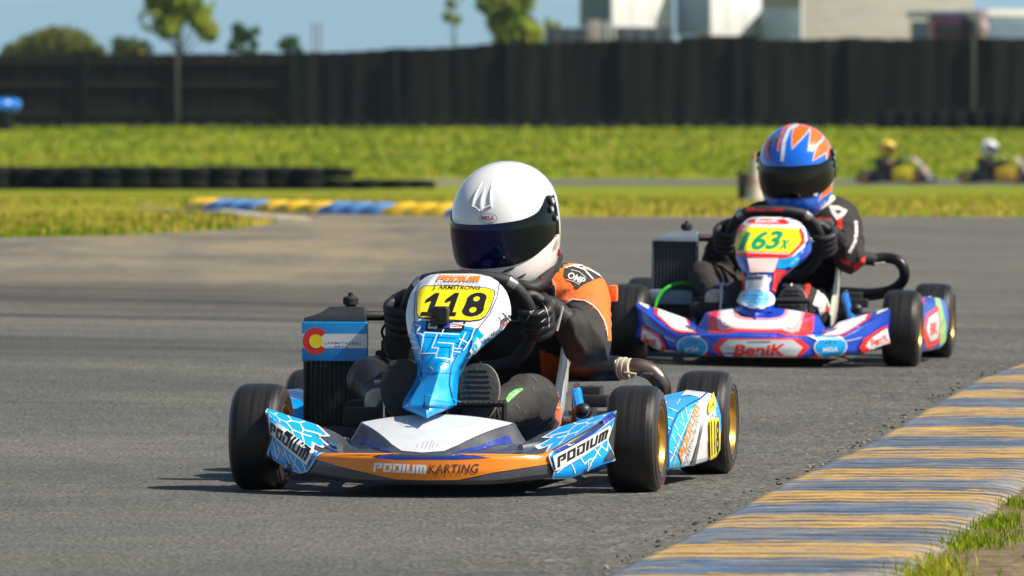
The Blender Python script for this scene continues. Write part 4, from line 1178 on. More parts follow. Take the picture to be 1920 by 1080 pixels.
def asphalt_mat():
    m = bpy.data.materials.new('asphalt'); nt, N, Lk, b = nodes(m)
    g = N.new('ShaderNodeNewGeometry').outputs['Position']
    sep = N.new('ShaderNodeSeparateXYZ'); Lk.new(g, sep.inputs[0]); Y, Xx = sep.outputs['Y'], sep.outputs['X']
    # aggregate
    edge = rng(nt, mul(nt, Xx, mul(nt, Y, .115), 'SUBTRACT'), -2.6, -1.45, 0, 1, True); kk = rng(nt, edge, 0, 1, .5, 1.05)
    soft = lambda v: mul(nt, mul(nt, mul(nt, v, 1.0, 'SUBTRACT'), kk), 1.0, 'ADD')
    vo = N.new('ShaderNodeTexVoronoi'); vo.inputs['Scale'].default_value = 75; Lk.new(g, vo.inputs['Vector'])
    st = rng(nt, vo.outputs['Color'], 0, 1, .5, 1.6)
    vo2 = N.new('ShaderNodeTexVoronoi'); vo2.inputs['Scale'].default_value = 42; Lk.new(g, vo2.inputs['Vector'])
    st2 = rng(nt, vo2.outputs['Color'], 0, 1, .68, 1.36)
    pore = rng(nt, noise_(nt, g, 60, 6, rough=.7), .38, .52, .45, 1.0)
    big = rng(nt, noise_(nt, g, .5, 5, (.5, 1.4, 1)), .3, .7, .86, 1.14)
    mid = rng(nt, noise_(nt, g, 6, 5), .3, .7, .90, 1.1)
    base = mixc(nt, rng(nt, noise_(nt, g, 1.2, 3), .35, .65), (.096, .096, .088), (.118, .116, .102))
    # sandy dust swept off line on the far side and along the kerb
    dust = mul(nt, rng(nt, noise_(nt, g, 1.3, 8, (.9, .16, 1), .68), .34, .60), rng(nt, Y, 28, 42, 0, 1, True))
    dust = mul(nt, dust, rng(nt, Xx, .4, -1.0, .15, .95, True))
    base = mixc(nt, dust, base, (.25, .205, .13))
    straw = mul(nt, rng(nt, noise_(nt, g, 3.2, 8, (1, .13, 1), .72), .56, .66), rng(nt, Y, 38, 46, 0, .8, True))
    straw = mul(nt, straw, rng(nt, Xx, .4, -1.5, 0, 1, True))
    base = mixc(nt, straw, base, (.33, .25, .09))
    # rubbered-in streaks
    rub = mul(nt, rng(nt, noise_(nt, g, 1.1, 6, (.14, .8, 1), .62, .42), .40, .62), mul(nt, rng(nt, Y, 23.5, 28.5, 0, 1, True), rng(nt, Y, 40, 34, 0, 1, True)))
    base = mixc(nt, mul(nt, mul(nt, rub, rng(nt, Xx, 1.4, -.6, .45, 1, True)), .88), base, (.040, .039, .040))
    skid = mul(nt, rng(nt, noise_(nt, g, 1.3, 3, (.22, 3.0, 1), .5, -.5), .640, .70), rng(nt, Y, 18.5, 20, 0, .55, True))
    base = mixc(nt, skid, base, (.05, .048, .047))
    fleck = rng(nt, noise_(nt, g, 6.5, 3, (.5, 1.6, 1), .5), .735, .76, 0, .7)
    base = mixc(nt, fleck, base, (.34, .28, .18))
    # gritty, more open surface with grains by the kerb
    edge = rng(nt, mul(nt, Xx, mul(nt, Y, .115), 'SUBTRACT'), -2.6, -1.55, 0, 1, True)
    grit = mul(nt, rng(nt, noise_(nt, g, 16, 6, rough=.75), .55, .66), edge)
    base = mixc(nt, mul(nt, grit, .65), base, (.30, .24, .15))
    f = mul(nt, mul(nt, mul(nt, soft(st), soft(st2)), mul(nt, soft(pore), big)), mid)
    vm = N.new('ShaderNodeVectorMath'); vm.operation = 'SCALE'; Lk.new(base, vm.inputs[0]); Lk.new(f, vm.inputs['Scale'])
    Lk.new(vm.outputs[0], b.inputs['Base Color'])
    b.inputs['Roughness'].default_value = .85; b.inputs['Specular IOR Level'].default_value = .3
    h = mul(nt, mul(nt, vo.outputs['Distance'], 1.0), mul(nt, noise_(nt, g, 40, 5), .8), 'ADD')
    bp = N_(nt, 'ShaderNodeBump', i_Strength=.8, i_Distance=.008); Lk.new(h, bp.inputs['Height']); Lk.new(bp.outputs[0], b.inputs['Normal'])
    return m

def ground_mat():
    m = bpy.data.materials.new('grass_and_soil'); nt, N, Lk, b = nodes(m)
    g = N.new('ShaderNodeNewGeometry').outputs['Position']
    sep = N.new('ShaderNodeSeparateXYZ'); Lk.new(g, sep.inputs[0]); Y, Xx = sep.outputs['Y'], sep.outputs['X']
    gr = mixc(nt, rng(nt, noise_(nt, g, .9, 6, rough=.65), .35, .65), (.14, .19, .004), (.26, .29, .008))
    dry = rng(nt, noise_(nt, g, .35, 6, (.6, 1, 1), .65), .46, .60)
    d2 = mul(nt, rng(nt, Y, 130, 62, .15, 1.0, True), dry)
    gr = mixc(nt, d2, gr, (.42, .34, .035))
    tan = mul(nt, rng(nt, noise_(nt, g, 1.4, 7, rough=.7), .56, .66), rng(nt, Y, 110, 60, .1, .8, True))
    gr = mixc(nt, tan, gr, (.42, .31, .08))
    cl = rng(nt, noise_(nt, g, 14, 5, rough=.7), .3, .7, .65, 1.3)
    soil = mixc(nt, rng(nt, noise_(nt, g, 12, 8, rough=.7), .35, .65), (.15, .10, .055), (.30, .22, .13))
    soil = mixc(nt, rng(nt, noise_(nt, g, 45, 5, rough=.7), .5, .66), soil, (.40, .32, .22)); near = rng(nt, Y, 44, 32, 0, 1, True)
    soil = mixc(nt, mul(nt, rng(nt, noise_(nt, g, 5, 6, rough=.7), .52, .60), .5), soil, (.13, .16, .03))
    c = mixc(nt, near, gr, soil)
    vm = N.new('ShaderNodeVectorMath'); vm.operation = 'SCALE'; Lk.new(c, vm.inputs[0]); Lk.new(cl, vm.inputs['Scale'])
    Lk.new(vm.outputs[0], b.inputs['Base Color']); b.inputs['Roughness'].default_value = .9; b.inputs['Specular IOR Level'].default_value = .15
    bp = N_(nt, 'ShaderNodeBump', i_Strength=.8, i_Distance=.05); Lk.new(noise_(nt, g, 9, 8, rough=.75), bp.inputs['Height']); Lk.new(bp.outputs[0], b.inputs['Normal'])
    return m

def kerb_mat(phase):
    m = bpy.data.materials.new('worn_kerb_paint'); nt, N, Lk, b = nodes(m)
    uv = N.new('ShaderNodeUVMap'); uv.uv_map = 'run'
    g = N.new('ShaderNodeNewGeometry').outputs['Position']
    sp = N.new('ShaderNodeSeparateXYZ'); Lk.new(uv.outputs[0], sp.inputs[0]); U, V = sp.outputs['X'], sp.outputs['Y']
    w = mul(nt, rng(nt, noise_(nt, uv.outputs[0], 9, 4, (.4, 1.2, 1)), 0, 1, -.06, .06), U, 'ADD')
    fr = mul(nt, mul(nt, w, phase, 'SUBTRACT'), 1 / 1.2); fr = mul(nt, fr, 0, 'FRACT')
    isy = rng(nt, fr, .47, .53, 0, 1)
    yel = mixc(nt, rng(nt, noise_(nt, uv.outputs[0], 9, 7, (1.1, .5, 1), .75), .35, .62), (.30, .17, .05), (.62, .37, .07))
    blu = mixc(nt, rng(nt, noise_(nt, uv.outputs[0], 8, 7, (1.1, .4, 1), .75), .35, .62), (.018, .045, .105), (.09, .165, .26))
    c = mixc(nt, isy, blu, yel)
    wear = noise_(nt, uv.outputs[0], 10, 9, (1.0, .22, 1), .78)
    conc = mixc(nt, rng(nt, noise_(nt, g, 30, 6), .3, .7), (.20, .18, .16), (.36, .33, .30))
    edgew = rng(nt, V, .46, .60, 0, .14)
    edge2 = rng(nt, V, .04, .0, 0, .04)
    wf = rng(nt, mul(nt, mul(nt, wear, edgew, 'ADD'), edge2, 'ADD'), .49, .63, 0, .9)
    c = mixc(nt, wf, c, conc)
    fade = rng(nt, noise_(nt, uv.outputs[0], 2.2, 5, (1, 1, 1), .6), .45, .62, 0, .45)
    c = mixc(nt, fade, c, (.25, .215, .17))
    # dirt lying in the grooves
    gv = mul(nt, mul(nt, rng(nt, noise_(nt, uv.outputs[0], 5, 4, (.6, .6, 1)), 0, 1, -.035, .035), U, 'ADD'), 1 / .15); gv = mul(nt, gv, 0, 'FRACT'); gv = mul(nt, mul(nt, gv, .24, 'SUBTRACT'), 0, 'ABSOLUTE')
    dirt = mul(nt, rng(nt, gv, .17, .06), rng(nt, noise_(nt, uv.outputs[0], 9, 7, (.9, .35, 1), .75), .40, .60))
    c = mixc(nt, mul(nt, dirt, .9), c, (.045, .042, .04))
    spk = rng(nt, noise_(nt, g, 70, 4, rough=.6), .3, .7, .75, 1.2)
    vm = N.new('ShaderNodeVectorMath'); vm.operation = 'SCALE'; Lk.new(c, vm.inputs[0]); Lk.new(spk, vm.inputs['Scale'])
    Lk.new(vm.outputs[0], b.inputs['Base Color']); b.inputs['Roughness'].default_value = .75
    bp = N_(nt, 'ShaderNodeBump', i_Strength=.5, i_Distance=.004); Lk.new(noise_(nt, g, 55, 6, rough=.7), bp.inputs['Height']); Lk.new(bp.outputs[0], b.inputs['Normal'])
    return m

YS = [-20, -10, 0, 6] + [8 + i for i in range(52)] + [60 + 2 * i for i in range(20)] + [100 + 4 * i for i in range(52)] + [310, 340, 400, 500, 800, 1500, 3000, 6000, 12000, 24000, 42000]
XS = [-12000, -3000, -1000, -300, -120, -60, -40, -25, -18] + [-14 + i for i in range(29)] + [18, 25, 40, 60, 120, 300, 1000, 3000, 12000]
def make_ground():
    mb = MB(); gm = ground_mat()
    rows = [[Vector((x, y, H(x, y))) for x in XS] for y in YS]
    mb.rows(rows, gm)
    mb.f = [list(reversed(f)) for f in mb.f] if False else mb.f
    return mb.build('ground', None, 0, kind='structure')
make_ground()

def sheet(name, poly, lift, m):
    vs, fs = tri2d([poly]); bm = bmesh.new(); bv = [bm.verts.new((x, y, 0)) for x, y in vs]
    for f in fs:
        try: bm.faces.new([bv[i] for i in f])
        except ValueError: pass
    for ax, arr in ((0, XS), (1, YS)):
        for k in arr:
            co = [0, 0, 0]; no = [0, 0, 0]; co[ax] = k; no[ax] = 1
            bmesh.ops.bisect_plane(bm, geom=bm.verts[:] + bm.edges[:] + bm.faces[:], plane_co=co, plane_no=no, dist=1e-5)
    bmesh.ops.recalc_face_normals(bm, faces=bm.faces)
    bm.verts.index_update(); mb = MB()
    # heights by bilinear lookup in the ground grid so the sheet never dips under it
    def hz(x, y):
        i = max(0, min(len(XS) - 2, next((k for k in range(len(XS) - 1) if XS[k + 1] >= x), 0))); j = max(0, min(len(YS) - 2, next((k for k in range(len(YS) - 1) if YS[k + 1] >= y), 0)))
        tx = (x - XS[i]) / (XS[i + 1] - XS[i]); ty = (y - YS[j]) / (YS[j + 1] - YS[j])
        a = H(XS[i], YS[j]) * (1 - tx) + H(XS[i + 1], YS[j]) * tx; c = H(XS[i], YS[j + 1]) * (1 - tx) + H(XS[i + 1], YS[j + 1]) * tx
        return a * (1 - ty) + c * ty
    mb.add([(v.co.x, v.co.y, hz(v.co.x, v.co.y) + lift) for v in bm.verts], [[v.index for v in (f.verts if f.normal.z > 0 else reversed(f.verts))] for f in bm.faces], m)
    bm.free(); return mb.build(name, None, 0, kind='structure')
asph = asphalt_mat()
SPIT = [(-1.72, 60.6), (-1.86, 56.8), (-2.15, 54), (-2.55, 51.2), (-3.2, 48.6), (-6, 44.5), (-14, 42), (-30, 36), (-60, 30)]
FARK = [(-.20, 64.1), (-1.3, 65.7), (-2.3, 68.2), (-3.0, 71.5), (-3.5, 75)]
sheet('track_surface', [(-60, -20), (-1.9, -20)] + [(x + .03, y) for x, y in KERB_L] + [(9, 52), (15, 58), (24, 62), (60, 66), (40, 64.3), (4, 64.2), (.6, 64.1)] + FARK + [(-3.3, 72.5), (-2.75, 68), (-2.0, 63)] + SPIT, .004, asph)
sheet('back_straight', [(-60, 178), (60, 178), (60, 196), (-60, 196)], .006, asph)

# near kerb
def resample(pl, step):
    out = []; P = [Vector((p[0], p[1], 0)) for p in pl]
    Q, _ = catmull(P, [0] * len(P), 12)
    acc = 0; out = [(Q[0], 0.0)]; d = 0
    for a, b in zip(Q, Q[1:]):
        L = (b - a).length; t = step - acc
        while t <= L:
            d += step; out.append((a.lerp(b, t / L), d)); t += step
        acc = (acc + L) % step if t > L else acc
        acc = L - (t - step)
    return out
def strip(name, pl, prof, m, step=.02, ridge=.006, rp=.15, parent=None, bumps=None, **k):
    pts = resample(pl, step); mb = MB(); rows = []; uvs = []
    for i, (p, d) in enumerate(pts):
        a = pts[max(0, i - 6)][0]; b = pts[min(len(pts) - 1, i + 6)][0]; t = (b - a).normalized(); n = Vector((t.y, -t.x, 0)); row = []
        for (v, zz) in prof:
            wob = .018 * noise.noise(Vector((d * 1.7, v * 2, 3))) if v > .5 * prof[-1][0] else .008 * noise.noise(Vector((d * 4, 9, 3)))
            q = p + n * (v + wob)
            rz = ridge * (0.5 + .5 * math.cos(2 * math.pi * (d / rp + .5))) if .03 < v < prof[-1][0] * .99 else 0
            if bumps: rz += bumps * abs(math.sin(math.pi * d / .22)) * (zz > .03)
            row.append(Vector((q.x, q.y, H(q.x, q.y) + .004 + zz + rz + .003 * noise.noise(Vector((d * 3, v * 8, 0)))))); uvs.append((d, v))
        rows.append(row)
    mb.rows(rows, m); o = mb.build(name, parent, 0, **k)
    uvl = o.data.uv_layers.new(name='run'); li = [0] * len(o.data.loops); o.data.loops.foreach_get('vertex_index', li)
    flat = []
    for i in li: flat += uvs[i]
    uvl.data.foreach_set('uv', flat); return pts
u0 = None
_p = resample(KERB_L, .02); u0 = min(_p, key=lambda q: abs(q[0].y - 20.45))[1]
kprof = [(-.02, -.03), (0, .002), (.02, .004), (.06, .005), (.12, .005), (.2, .006), (.28, .006), (.36, .007), (.42, .007), (.48, .007), (.53, .006), (.565, .002), (.59, -.006), (.61, -.017), (.635, -.032), (.66, -.055)]
kp = strip('kerb', KERB_L, kprof, kerb_mat(u0 + .6), kind='structure', ridge=.004)

# far kerb: separate blue and yellow blocks with scalloped tops
fy = mat('far_yellow_paint', (.82, .52, .02), .6, var=.15, scale=6); fb = mat('far_blue_paint', (.10, .26, .55), .6, var=.2, scale=6)
pts = resample(FARK, .02)
total = pts[-1][1]; bl = .0; k = 0
# blocks are roughly as long, seen across, as three scallops each
cuts = [0]
for px_ in (830, 710, 590, 470, 376, 338):
    X_ = lambda q: 960 + F * q[0].x / q[0].y
    cuts.append(min(pts, key=lambda q: abs(X_(q) - px_))[1])
for i in range(len(cuts) - 1):
    sub = [q for q in pts if cuts[i] <= q[1] <= cuts[i + 1] + .001]; n_ = 3
    mb = MB(); rows = []
    L = sub[-1][1] - sub[0][1]
    for q, d in sub:
        a = (d - sub[0][1]) / max(.01, L); j = pts.index((q, d)); t = (pts[min(len(pts) - 1, j + 4)][0] - pts[max(0, j - 4)][0]).normalized(); n = Vector((t.y, -t.x, 0))
        hgt = .075 + .03 * abs(math.sin(math.pi * n_ * a)); row = []
        for v, s_ in ((-.02, -.05), (0, .35), (.05, .8), (.12, 1), (.22, 1), (.30, .7), (.34, -.05)):
            w_ = q - n * (v - .34); row.append(Vector((w_.x, w_.y, H(w_.x, w_.y) + hgt * s_)))
        rows.append(row)
    mb.rows(rows, fb if i % 2 == 0 else fy, False, True, True)
    if i % 2: lb = ['', 'yellow scalloped kerb block right behind the white-helmeted driver', '', 'yellow scalloped kerb block at the middle of the far kerb', '', 'last small yellow kerb block, at the left end of the far kerb'][i]
    else: lb = ['pale blue kerb block half hidden by the white helmet', '', 'blue scalloped kerb block between the two long yellow blocks', '', 'blue scalloped kerb block beside the pale concrete apron', ''][i]
    mb.build('kerb_block', None, 60, label=lb, cat='kerb', group='blue and yellow blocks of the far kerb')
cm = mat('pale_concrete', (.50, .45, .34), .8, var=.2, scale=8)
mb = MB(); rows = []
for (x, y) in ((-2.35, 65.5), (-2.1, 63.6), (-1.9, 62), (-1.72, 60.9), (-1.66, 59.8)):
    rows.append([Vector((x + dx, y, H(x + dx, y) + zz)) for dx, zz in ((-.08, -.02), (-.04, .04), (.06, .05), (.2, .035), (.27, -.02))])
mb.rows(rows, cm, False, True, True); mb.build('concrete_apron', None, 60, label='pale worn concrete kerb end at the tip of the left grass', cat='kerb')

# stones broken off the track edge by the kerb
st = MB(); rs = random.Random(3); sm1 = mat('broken_asphalt', (.035, .034, .035), .9); sm2 = mat('pale_gravel', (.28, .24, .18), .9)
for i in range(420):
    q, d = kp[rs.randrange(0, 900)]
    off = -abs(rs.gauss(0, .03 if i < 170 else .35)) - .003; s_ = rs.uniform(.0015, .0065) if i < 170 else rs.uniform(.001, .0028)
    c = Vector((q.x + off, q.y, 0)); c.z = H(c.x, c.y) + .006
    T = Matrix.Translation(c) @ Matrix.Rotation(rs.random() * 6, 4, 'Z') @ Matrix.Diagonal((s_ * rs.uniform(.8, 2), s_ * rs.uniform(.8, 1.5), s_ * rs.uniform(.5, 1), 1))
    vs = [T @ Vector(v) for v in ((1, 0, 0), (0, 1, 0), (-1, .1, 0), (.1, -1, 0), (.2, .1, 1), (0, 0, -1))]
    st.add(vs, [(0, 1, 4), (1, 2, 4), (2, 3, 4), (3, 0, 4), (1, 0, 5), (2, 1, 5), (3, 2, 5), (0, 3, 5)], sm1 if rs.random() < (.6 if i < 170 else .35) else sm2)
st.build('gravel', None, 0, kind='stuff', label='dark and pale loose chips along the asphalt edge', cat='gravel')
# ============================================================ GRASS
def leafmat(name, c, tr=.35):
    m = bpy.data.materials.new(name); nt, N, Lk, b = nodes(m)
    g = N.new('ShaderNodeNewGeometry').outputs['Position']
    cc = mixc(nt, rng(nt, noise_(nt, g, 3.0, 5), .3, .7), tuple(x * .65 for x in c), tuple(x * 1.3 for x in c))
    Lk.new(cc, b.inputs['Base Color']); b.inputs['Roughness'].default_value = .6; b.inputs['Specular IOR Level'].default_value = .25
    t = N.new('ShaderNodeBsdfTranslucent'); Lk.new(cc, t.inputs[0]); mx = N.new('ShaderNodeMixShader'); mx.inputs[0].default_value = tr
    Lk.new(b.outputs[0], mx.inputs[1]); Lk.new(t.outputs[0], mx.inputs[2]); Lk.new(mx.outputs[0], N['Material Output'].inputs[0]); return m
GG = [leafmat('grass_green', (.14, .21, .004)), leafmat('grass_bright', (.30, .36, .006)), leafmat('grass_dry', (.50, .38, .07))]
def blades(name, pts, hmin, hmax, w, mix, label, seed=1, lean=.5, pf=.9):
    rs = random.Random(seed); mb = MB()
    for m in GG: mb.mi(m)
    V, Fs, Fm = mb.v, mb.f, mb.fm
    for (x, y) in pts:
        h = rs.uniform(hmin, hmax); a = rs.uniform(0, 6.28); l = rs.uniform(0, lean) * h; ww = w * rs.uniform(.6, 1.3)
        zz = H(x, y) - .003; dx, dy = math.cos(a), math.sin(a); b = rs.uniform(0, 6.28); ex, ey = math.cos(b) * l, math.sin(b) * l
        o = len(V)
        V += [Vector((x - dx * ww, y - dy * ww, zz)), Vector((x + dx * ww, y + dy * ww, zz)), Vector((x + ex * .4 + dx * ww * .8, y + ey * .4 + dy * ww * .8, zz + h * .6)), Vector((x + ex * .4 - dx * ww * .8, y + ey * .4 - dy * ww * .8, zz + h * .6)), Vector((x + ex, y + ey, zz + h))]
        Fs += [[o, o + 1, o + 2, o + 3], [o + 3, o + 2, o + 4]]
        k = max(0, min(.999, rs.random() * .7 + .15 + .75 * noise.noise(Vector((x * pf, y * pf * .5, seed)))))  ; q = 0 if k < mix[0] else (1 if k < mix[1] else 2); Fm += [q, q]
    return mb.build(name, None, 0, kind='stuff', label=label, cat='grass')
rg = random.Random(11)
# tufts by the near kerb
pt = []
def kerb_right(y):
    q = min(kp, key=lambda s_: abs(s_[0].y - y)); return q[0].x + .64
for (px_, py_, rr, n) in ((1722, 1078, .07, 420), (1765, 1060, .05, 260), (1830, 1018, .075, 520), (1800, 1030, .04, 160), (1862, 990, .05, 320), (1880, 985, .04, 160), (1912, 950, .05, 220), (1905, 1012, .03, 60), (1780, 1075, .04, 80), (1745, 1095, .1, 400), (1895, 975, .03, 90)):
    d = ZC * F / (py_ - HZ); X0 = (px_ - 960) / F * d
    for i in range(n):
        pt.append((X0 + rg.gauss(0, rr * .5), d + rg.gauss(0, rr * 2.2)))
for i in range(420):
    y = rg.uniform(12, 40); x = kerb_right(y) + abs(rg.gauss(0, .25)); pt.append((x, y))
blades('kerbside_grass', pt, .008, .032, .0016, (.5, .92), 'bright green tufts growing out of bare soil behind the near kerb', 2, .9)
pt = []
for i in range(26000):
    y = 64.8 + 50 * rg.random() ** 1.3; w_ = y / F * 1100 + 1
    x = rg.uniform(-w_, w_)
    if x < .5 and y < 76 and x > -4.5: continue
    pt.append((x, y))
blades('verge_grass', pt, .015, .05, .014, (.10, .45), 'yellow green grass of the strip behind the far kerb', 3)
pt = []
for i in range(16000):
    y = rg.uniform(44, 66); x = -rg.uniform(1.7, 7)
    if inside(SPIT + [(-60, 90), (-3.5, 73)] + [(-2.9, 67.5), (-2.15, 64)], x, y): pt.append((x, y))
blades('infield_grass', pt, .02, .07, .010, (.36, .52), 'green and straw coloured grass of the infield tip on the left', 4)
pt = []
for i in range(22000):
    y = rg.uniform(199, 284); w_ = y / F * 1100 + 2; pt.append((rg.uniform(-w_, w_), y))
for i in range(2500):
    y = rg.uniform(268, 284); x = rg.gauss(-13.6, .9) if i % 2 else rg.gauss(-10.8, 1.2); pt.append((x, y))
blades('bank_grass', pt, .04, .13, .05, (.55, .93), 'lush green grass of the bank below the dark fence', 5, pf=.28)

# ============================================================ TYRES
tb = mat('old_tyre', (.010, .010, .010), .95, spec=.12, var=.35, scale=5, dirt=((.07, .065, .06), 5, .62, .6))
tyre_me = None
def tyre_proto():
    mb = MB(); mb.lathe([(-.10, .17), (-.105, .22), (-.10, .27), (-.07, .295), (0, .30), (.07, .295), (.10, .27), (.105, .22), (.10, .17), (.06, .175), (-.06, .175), (-.10, .17)], tb, 'z', seg=24)
    return mb.build('tyre', None, 40)
tp = tyre_proto(); first = True
def put_tyre(x, y, zz, label, group, rs, tiltx=0.0, sc=1.0):
    global first
    sc *= rs.uniform(.95, 1.08); tiltx += rs.uniform(-.06, .06)
    o = tp if first else tp.copy()
    if not first: COL.objects.link(o)
    first = False
    o.name = 'tyre'; o.location = (x, y, zz); o.rotation_euler = (tiltx + rs.uniform(-.05, .05), rs.uniform(-.05, .05), rs.uniform(0, 6)); o.scale = (sc, sc, sc)
    tag(o, label, 'tyre', group)
rs = random.Random(5)
for i in range(34):
    px_ = -70 + (i // 2) * 54 + 27 * (i % 2); y = 150.5 + (i % 2) * .9 + rs.uniform(-.15, .15) + 1.2 * math.sin(i * .35) ; x = (px_ - 960) / F * y
    if px_ > 815: break
    g = H(x, y); low = px_ > 650; tsc = 1.0 if px_ < 560 else 1 - .35 * (px_ - 560) / 255
    for k in range(1 if low else 2):
        put_tyre(x + rs.uniform(-.03, .03), y, g + .11 + .215 * k, ['dark tyre in the bottom row of the long barrier on the left', 'dark tyre in the top row of the long barrier on the left'][k] if not low else 'tyre at the low right end of the long barrier on the left', 'tyres of the long barrier on the left', rs, sc=tsc)
for i in range(66):
    y = 279; x = -18.2 + i * .6
    if x > 12.6: break
    put_tyre(x, y - .3 + rs.uniform(-.1, .1), H(x, y) + .10 + rs.uniform(0, .04), 'black tyre in the single row along the foot of the dark fence', 'tyres along the foot of the fence', rs)
for i in range(10):
    x = 12.5 + i * .6
    for k in range(3): put_tyre(x, 274.6 + rs.uniform(-.05, .05), H(x, 274.6) + .10 + .205 * k, ['black tyre in the bottom row of the tall stack at the fence\'s right end', 'black tyre in the middle row of the tall stack at the fence\'s right end', 'black tyre in the top row of the tall stack at the fence\'s right end'][k], 'tall tyre stack at the right end of the fence', rs)
tall = wpt(10, 232, 271)
for k in range(3): put_tyre(tall.x - .05, 271, H(tall.x, 271) + .10 + .205 * k, ['black tyre at the bottom under the blue barrel', 'black tyre in the middle under the blue barrel', 'black tyre on top, right under the blue barrel'][k], 'tyre stack under the blue barrel', rs, sc=1.0)
# blue barrel lying on them
mb = MB(); bb = mat('blue_barrel_plastic', (.01, .16, .62), .35, coat=.3)
mb.lathe([(-.44, .0005), (-.44, .17), (-.42, .20), (-.2, .225), (-.19, .235), (-.17, .225), (.0, .23), (.17, .225), (.19, .235), (.2, .225), (.42, .20), (.44, .17), (.44, .0005)], bb, 'x', seg=28)
o = mb.build('barrel', None, 40, label='blue plastic barrel lying on the black tyre stack at the left edge', cat='barrel'); o.location = (tall.x + .05, 271, H(tall.x, 271) + .61 + .225); o.rotation_euler = (0, 0, .5)

# ============================================================ FENCE
FL = [(-80, 300), (-32, 292), (-18.6, 286), (0, 283), (20, 281), (40, 278), (100, 262)]
def fence_y(x):
    for (a, b), (c, d) in zip(FL, FL[1:]):
        if a <= x <= c: return b + (d - b) * (x - a) / (c - a)
    return FL[0][1] if x < FL[0][0] else FL[-1][1]
def fence_top(x): return interp([(-40, 2.45), (-18.6, 2.52), (-8.3, 2.60), (-3, 2.78), (0, 2.95), (4, 3.03), (18, 3.10), (40, 3.1)], x)
fe = empty('fence', None, label='long dark screened fence behind the grass bank', cat='fence'); fe.location = (0, 283, H(0, 283))
Fm_ = Matrix.Translation(-fe.location)
fbm = mat('fence_screen', (.017, .0165, .0135), .95, spec=.1, var=.7, scale=.7, stretch=(3, 1, .25)); fbw = mat('old_fence_boards', (.021, .018, .014), .95, spec=.1, var=.6, scale=1.5, stretch=(4, 1, .4), dirt=((.026, .022, .016), .8, .5, .6))
posts = [-58, -54, -50, -46, -42, -38.3, -34.5, -30.6, -26.7, -22.7, -18.6, -14.8, -11.6, -7.6, -4.0, -.1, 3.8, 7.7, 11.6, 15.8, 19.9, 24, 28, 32, 36, 40, 44, 48, 52, 56, 60, 64, 68, 72]
for a, b in zip(posts, posts[1:]):
    mb = MB(); left = b < -7; n = 26 if left else 16
    if left:
        for i in range(n):
            xa = a + .03 + (b - a - .12) * i / n; xb = a + .06 + (b - a - .12) * (i + 1) / n + .02; xm = (xa + xb) / 2; y = fence_y(xm); g = H(xm, y)
            t = fence_top(xm) - rs.uniform(0, .05); mb.box((xm, y + (.024 if i % 2 else 0) + rs.uniform(-.004, .004), g + t / 2), (xb - xa, .02, t), fbw, X=Fm_)
        mb.build('board_panel', fe, 30)
    else:
        rows = []
        for i in range(n + 1):
            xm = a + (b - a) * i / n; y = fence_y(xm) + .03 * math.sin(i * 1.9) + .02 * math.sin(i * .7 + a); g = H(xm, y); t = fence_top(xm) - .05 * math.sin(math.pi * i / n) + .02 * math.sin(i * 2.2)
            rows.append([Fm_ @ Vector((xm, y + dy, g + zz)) for dy, zz in ((0, .02), (.01, t * .5), (0, t), (.012, t), (.022, t * .5), (.012, .02))])
        mb.rows(rows, fbm, True, True, True); mb.build('screen_panel', fe, 30)
for x in posts:
    y = fence_y(x) - .09; g = H(x, y); mb = MB(); t = fence_top(x)
    pm = mat('pale_weathered_post', (.045, .048, .030), .8) if x in (-11.6, 15.8) else mat('dark_green_post', (.010, .020, .014), .8, spec=.1)
    mb.box((x, y, g + t / 2), (.16 if x in (-11.6, 15.8) else .12, .10, t + .02), pm, .01, X=Fm_); mb.build('post', fe, 30)
for a, b in zip(posts, posts[1:]):
    if b < -7 or a > 12:
        for zz in (.45, 1.45, 2.25):
            if a > 12 and zz > 1: continue
            mb = MB(); ya, yb = fence_y(a) - .04, fence_y(b) - .04
            mb.tube([(a, ya, H(a, ya) + zz), (b, yb, H(b, yb) + zz)], .05, mat('weathered_rail', (.030, .026, .019), .9, spec=.1), 6, X=Fm_); mb.build('rail', fe, 30)

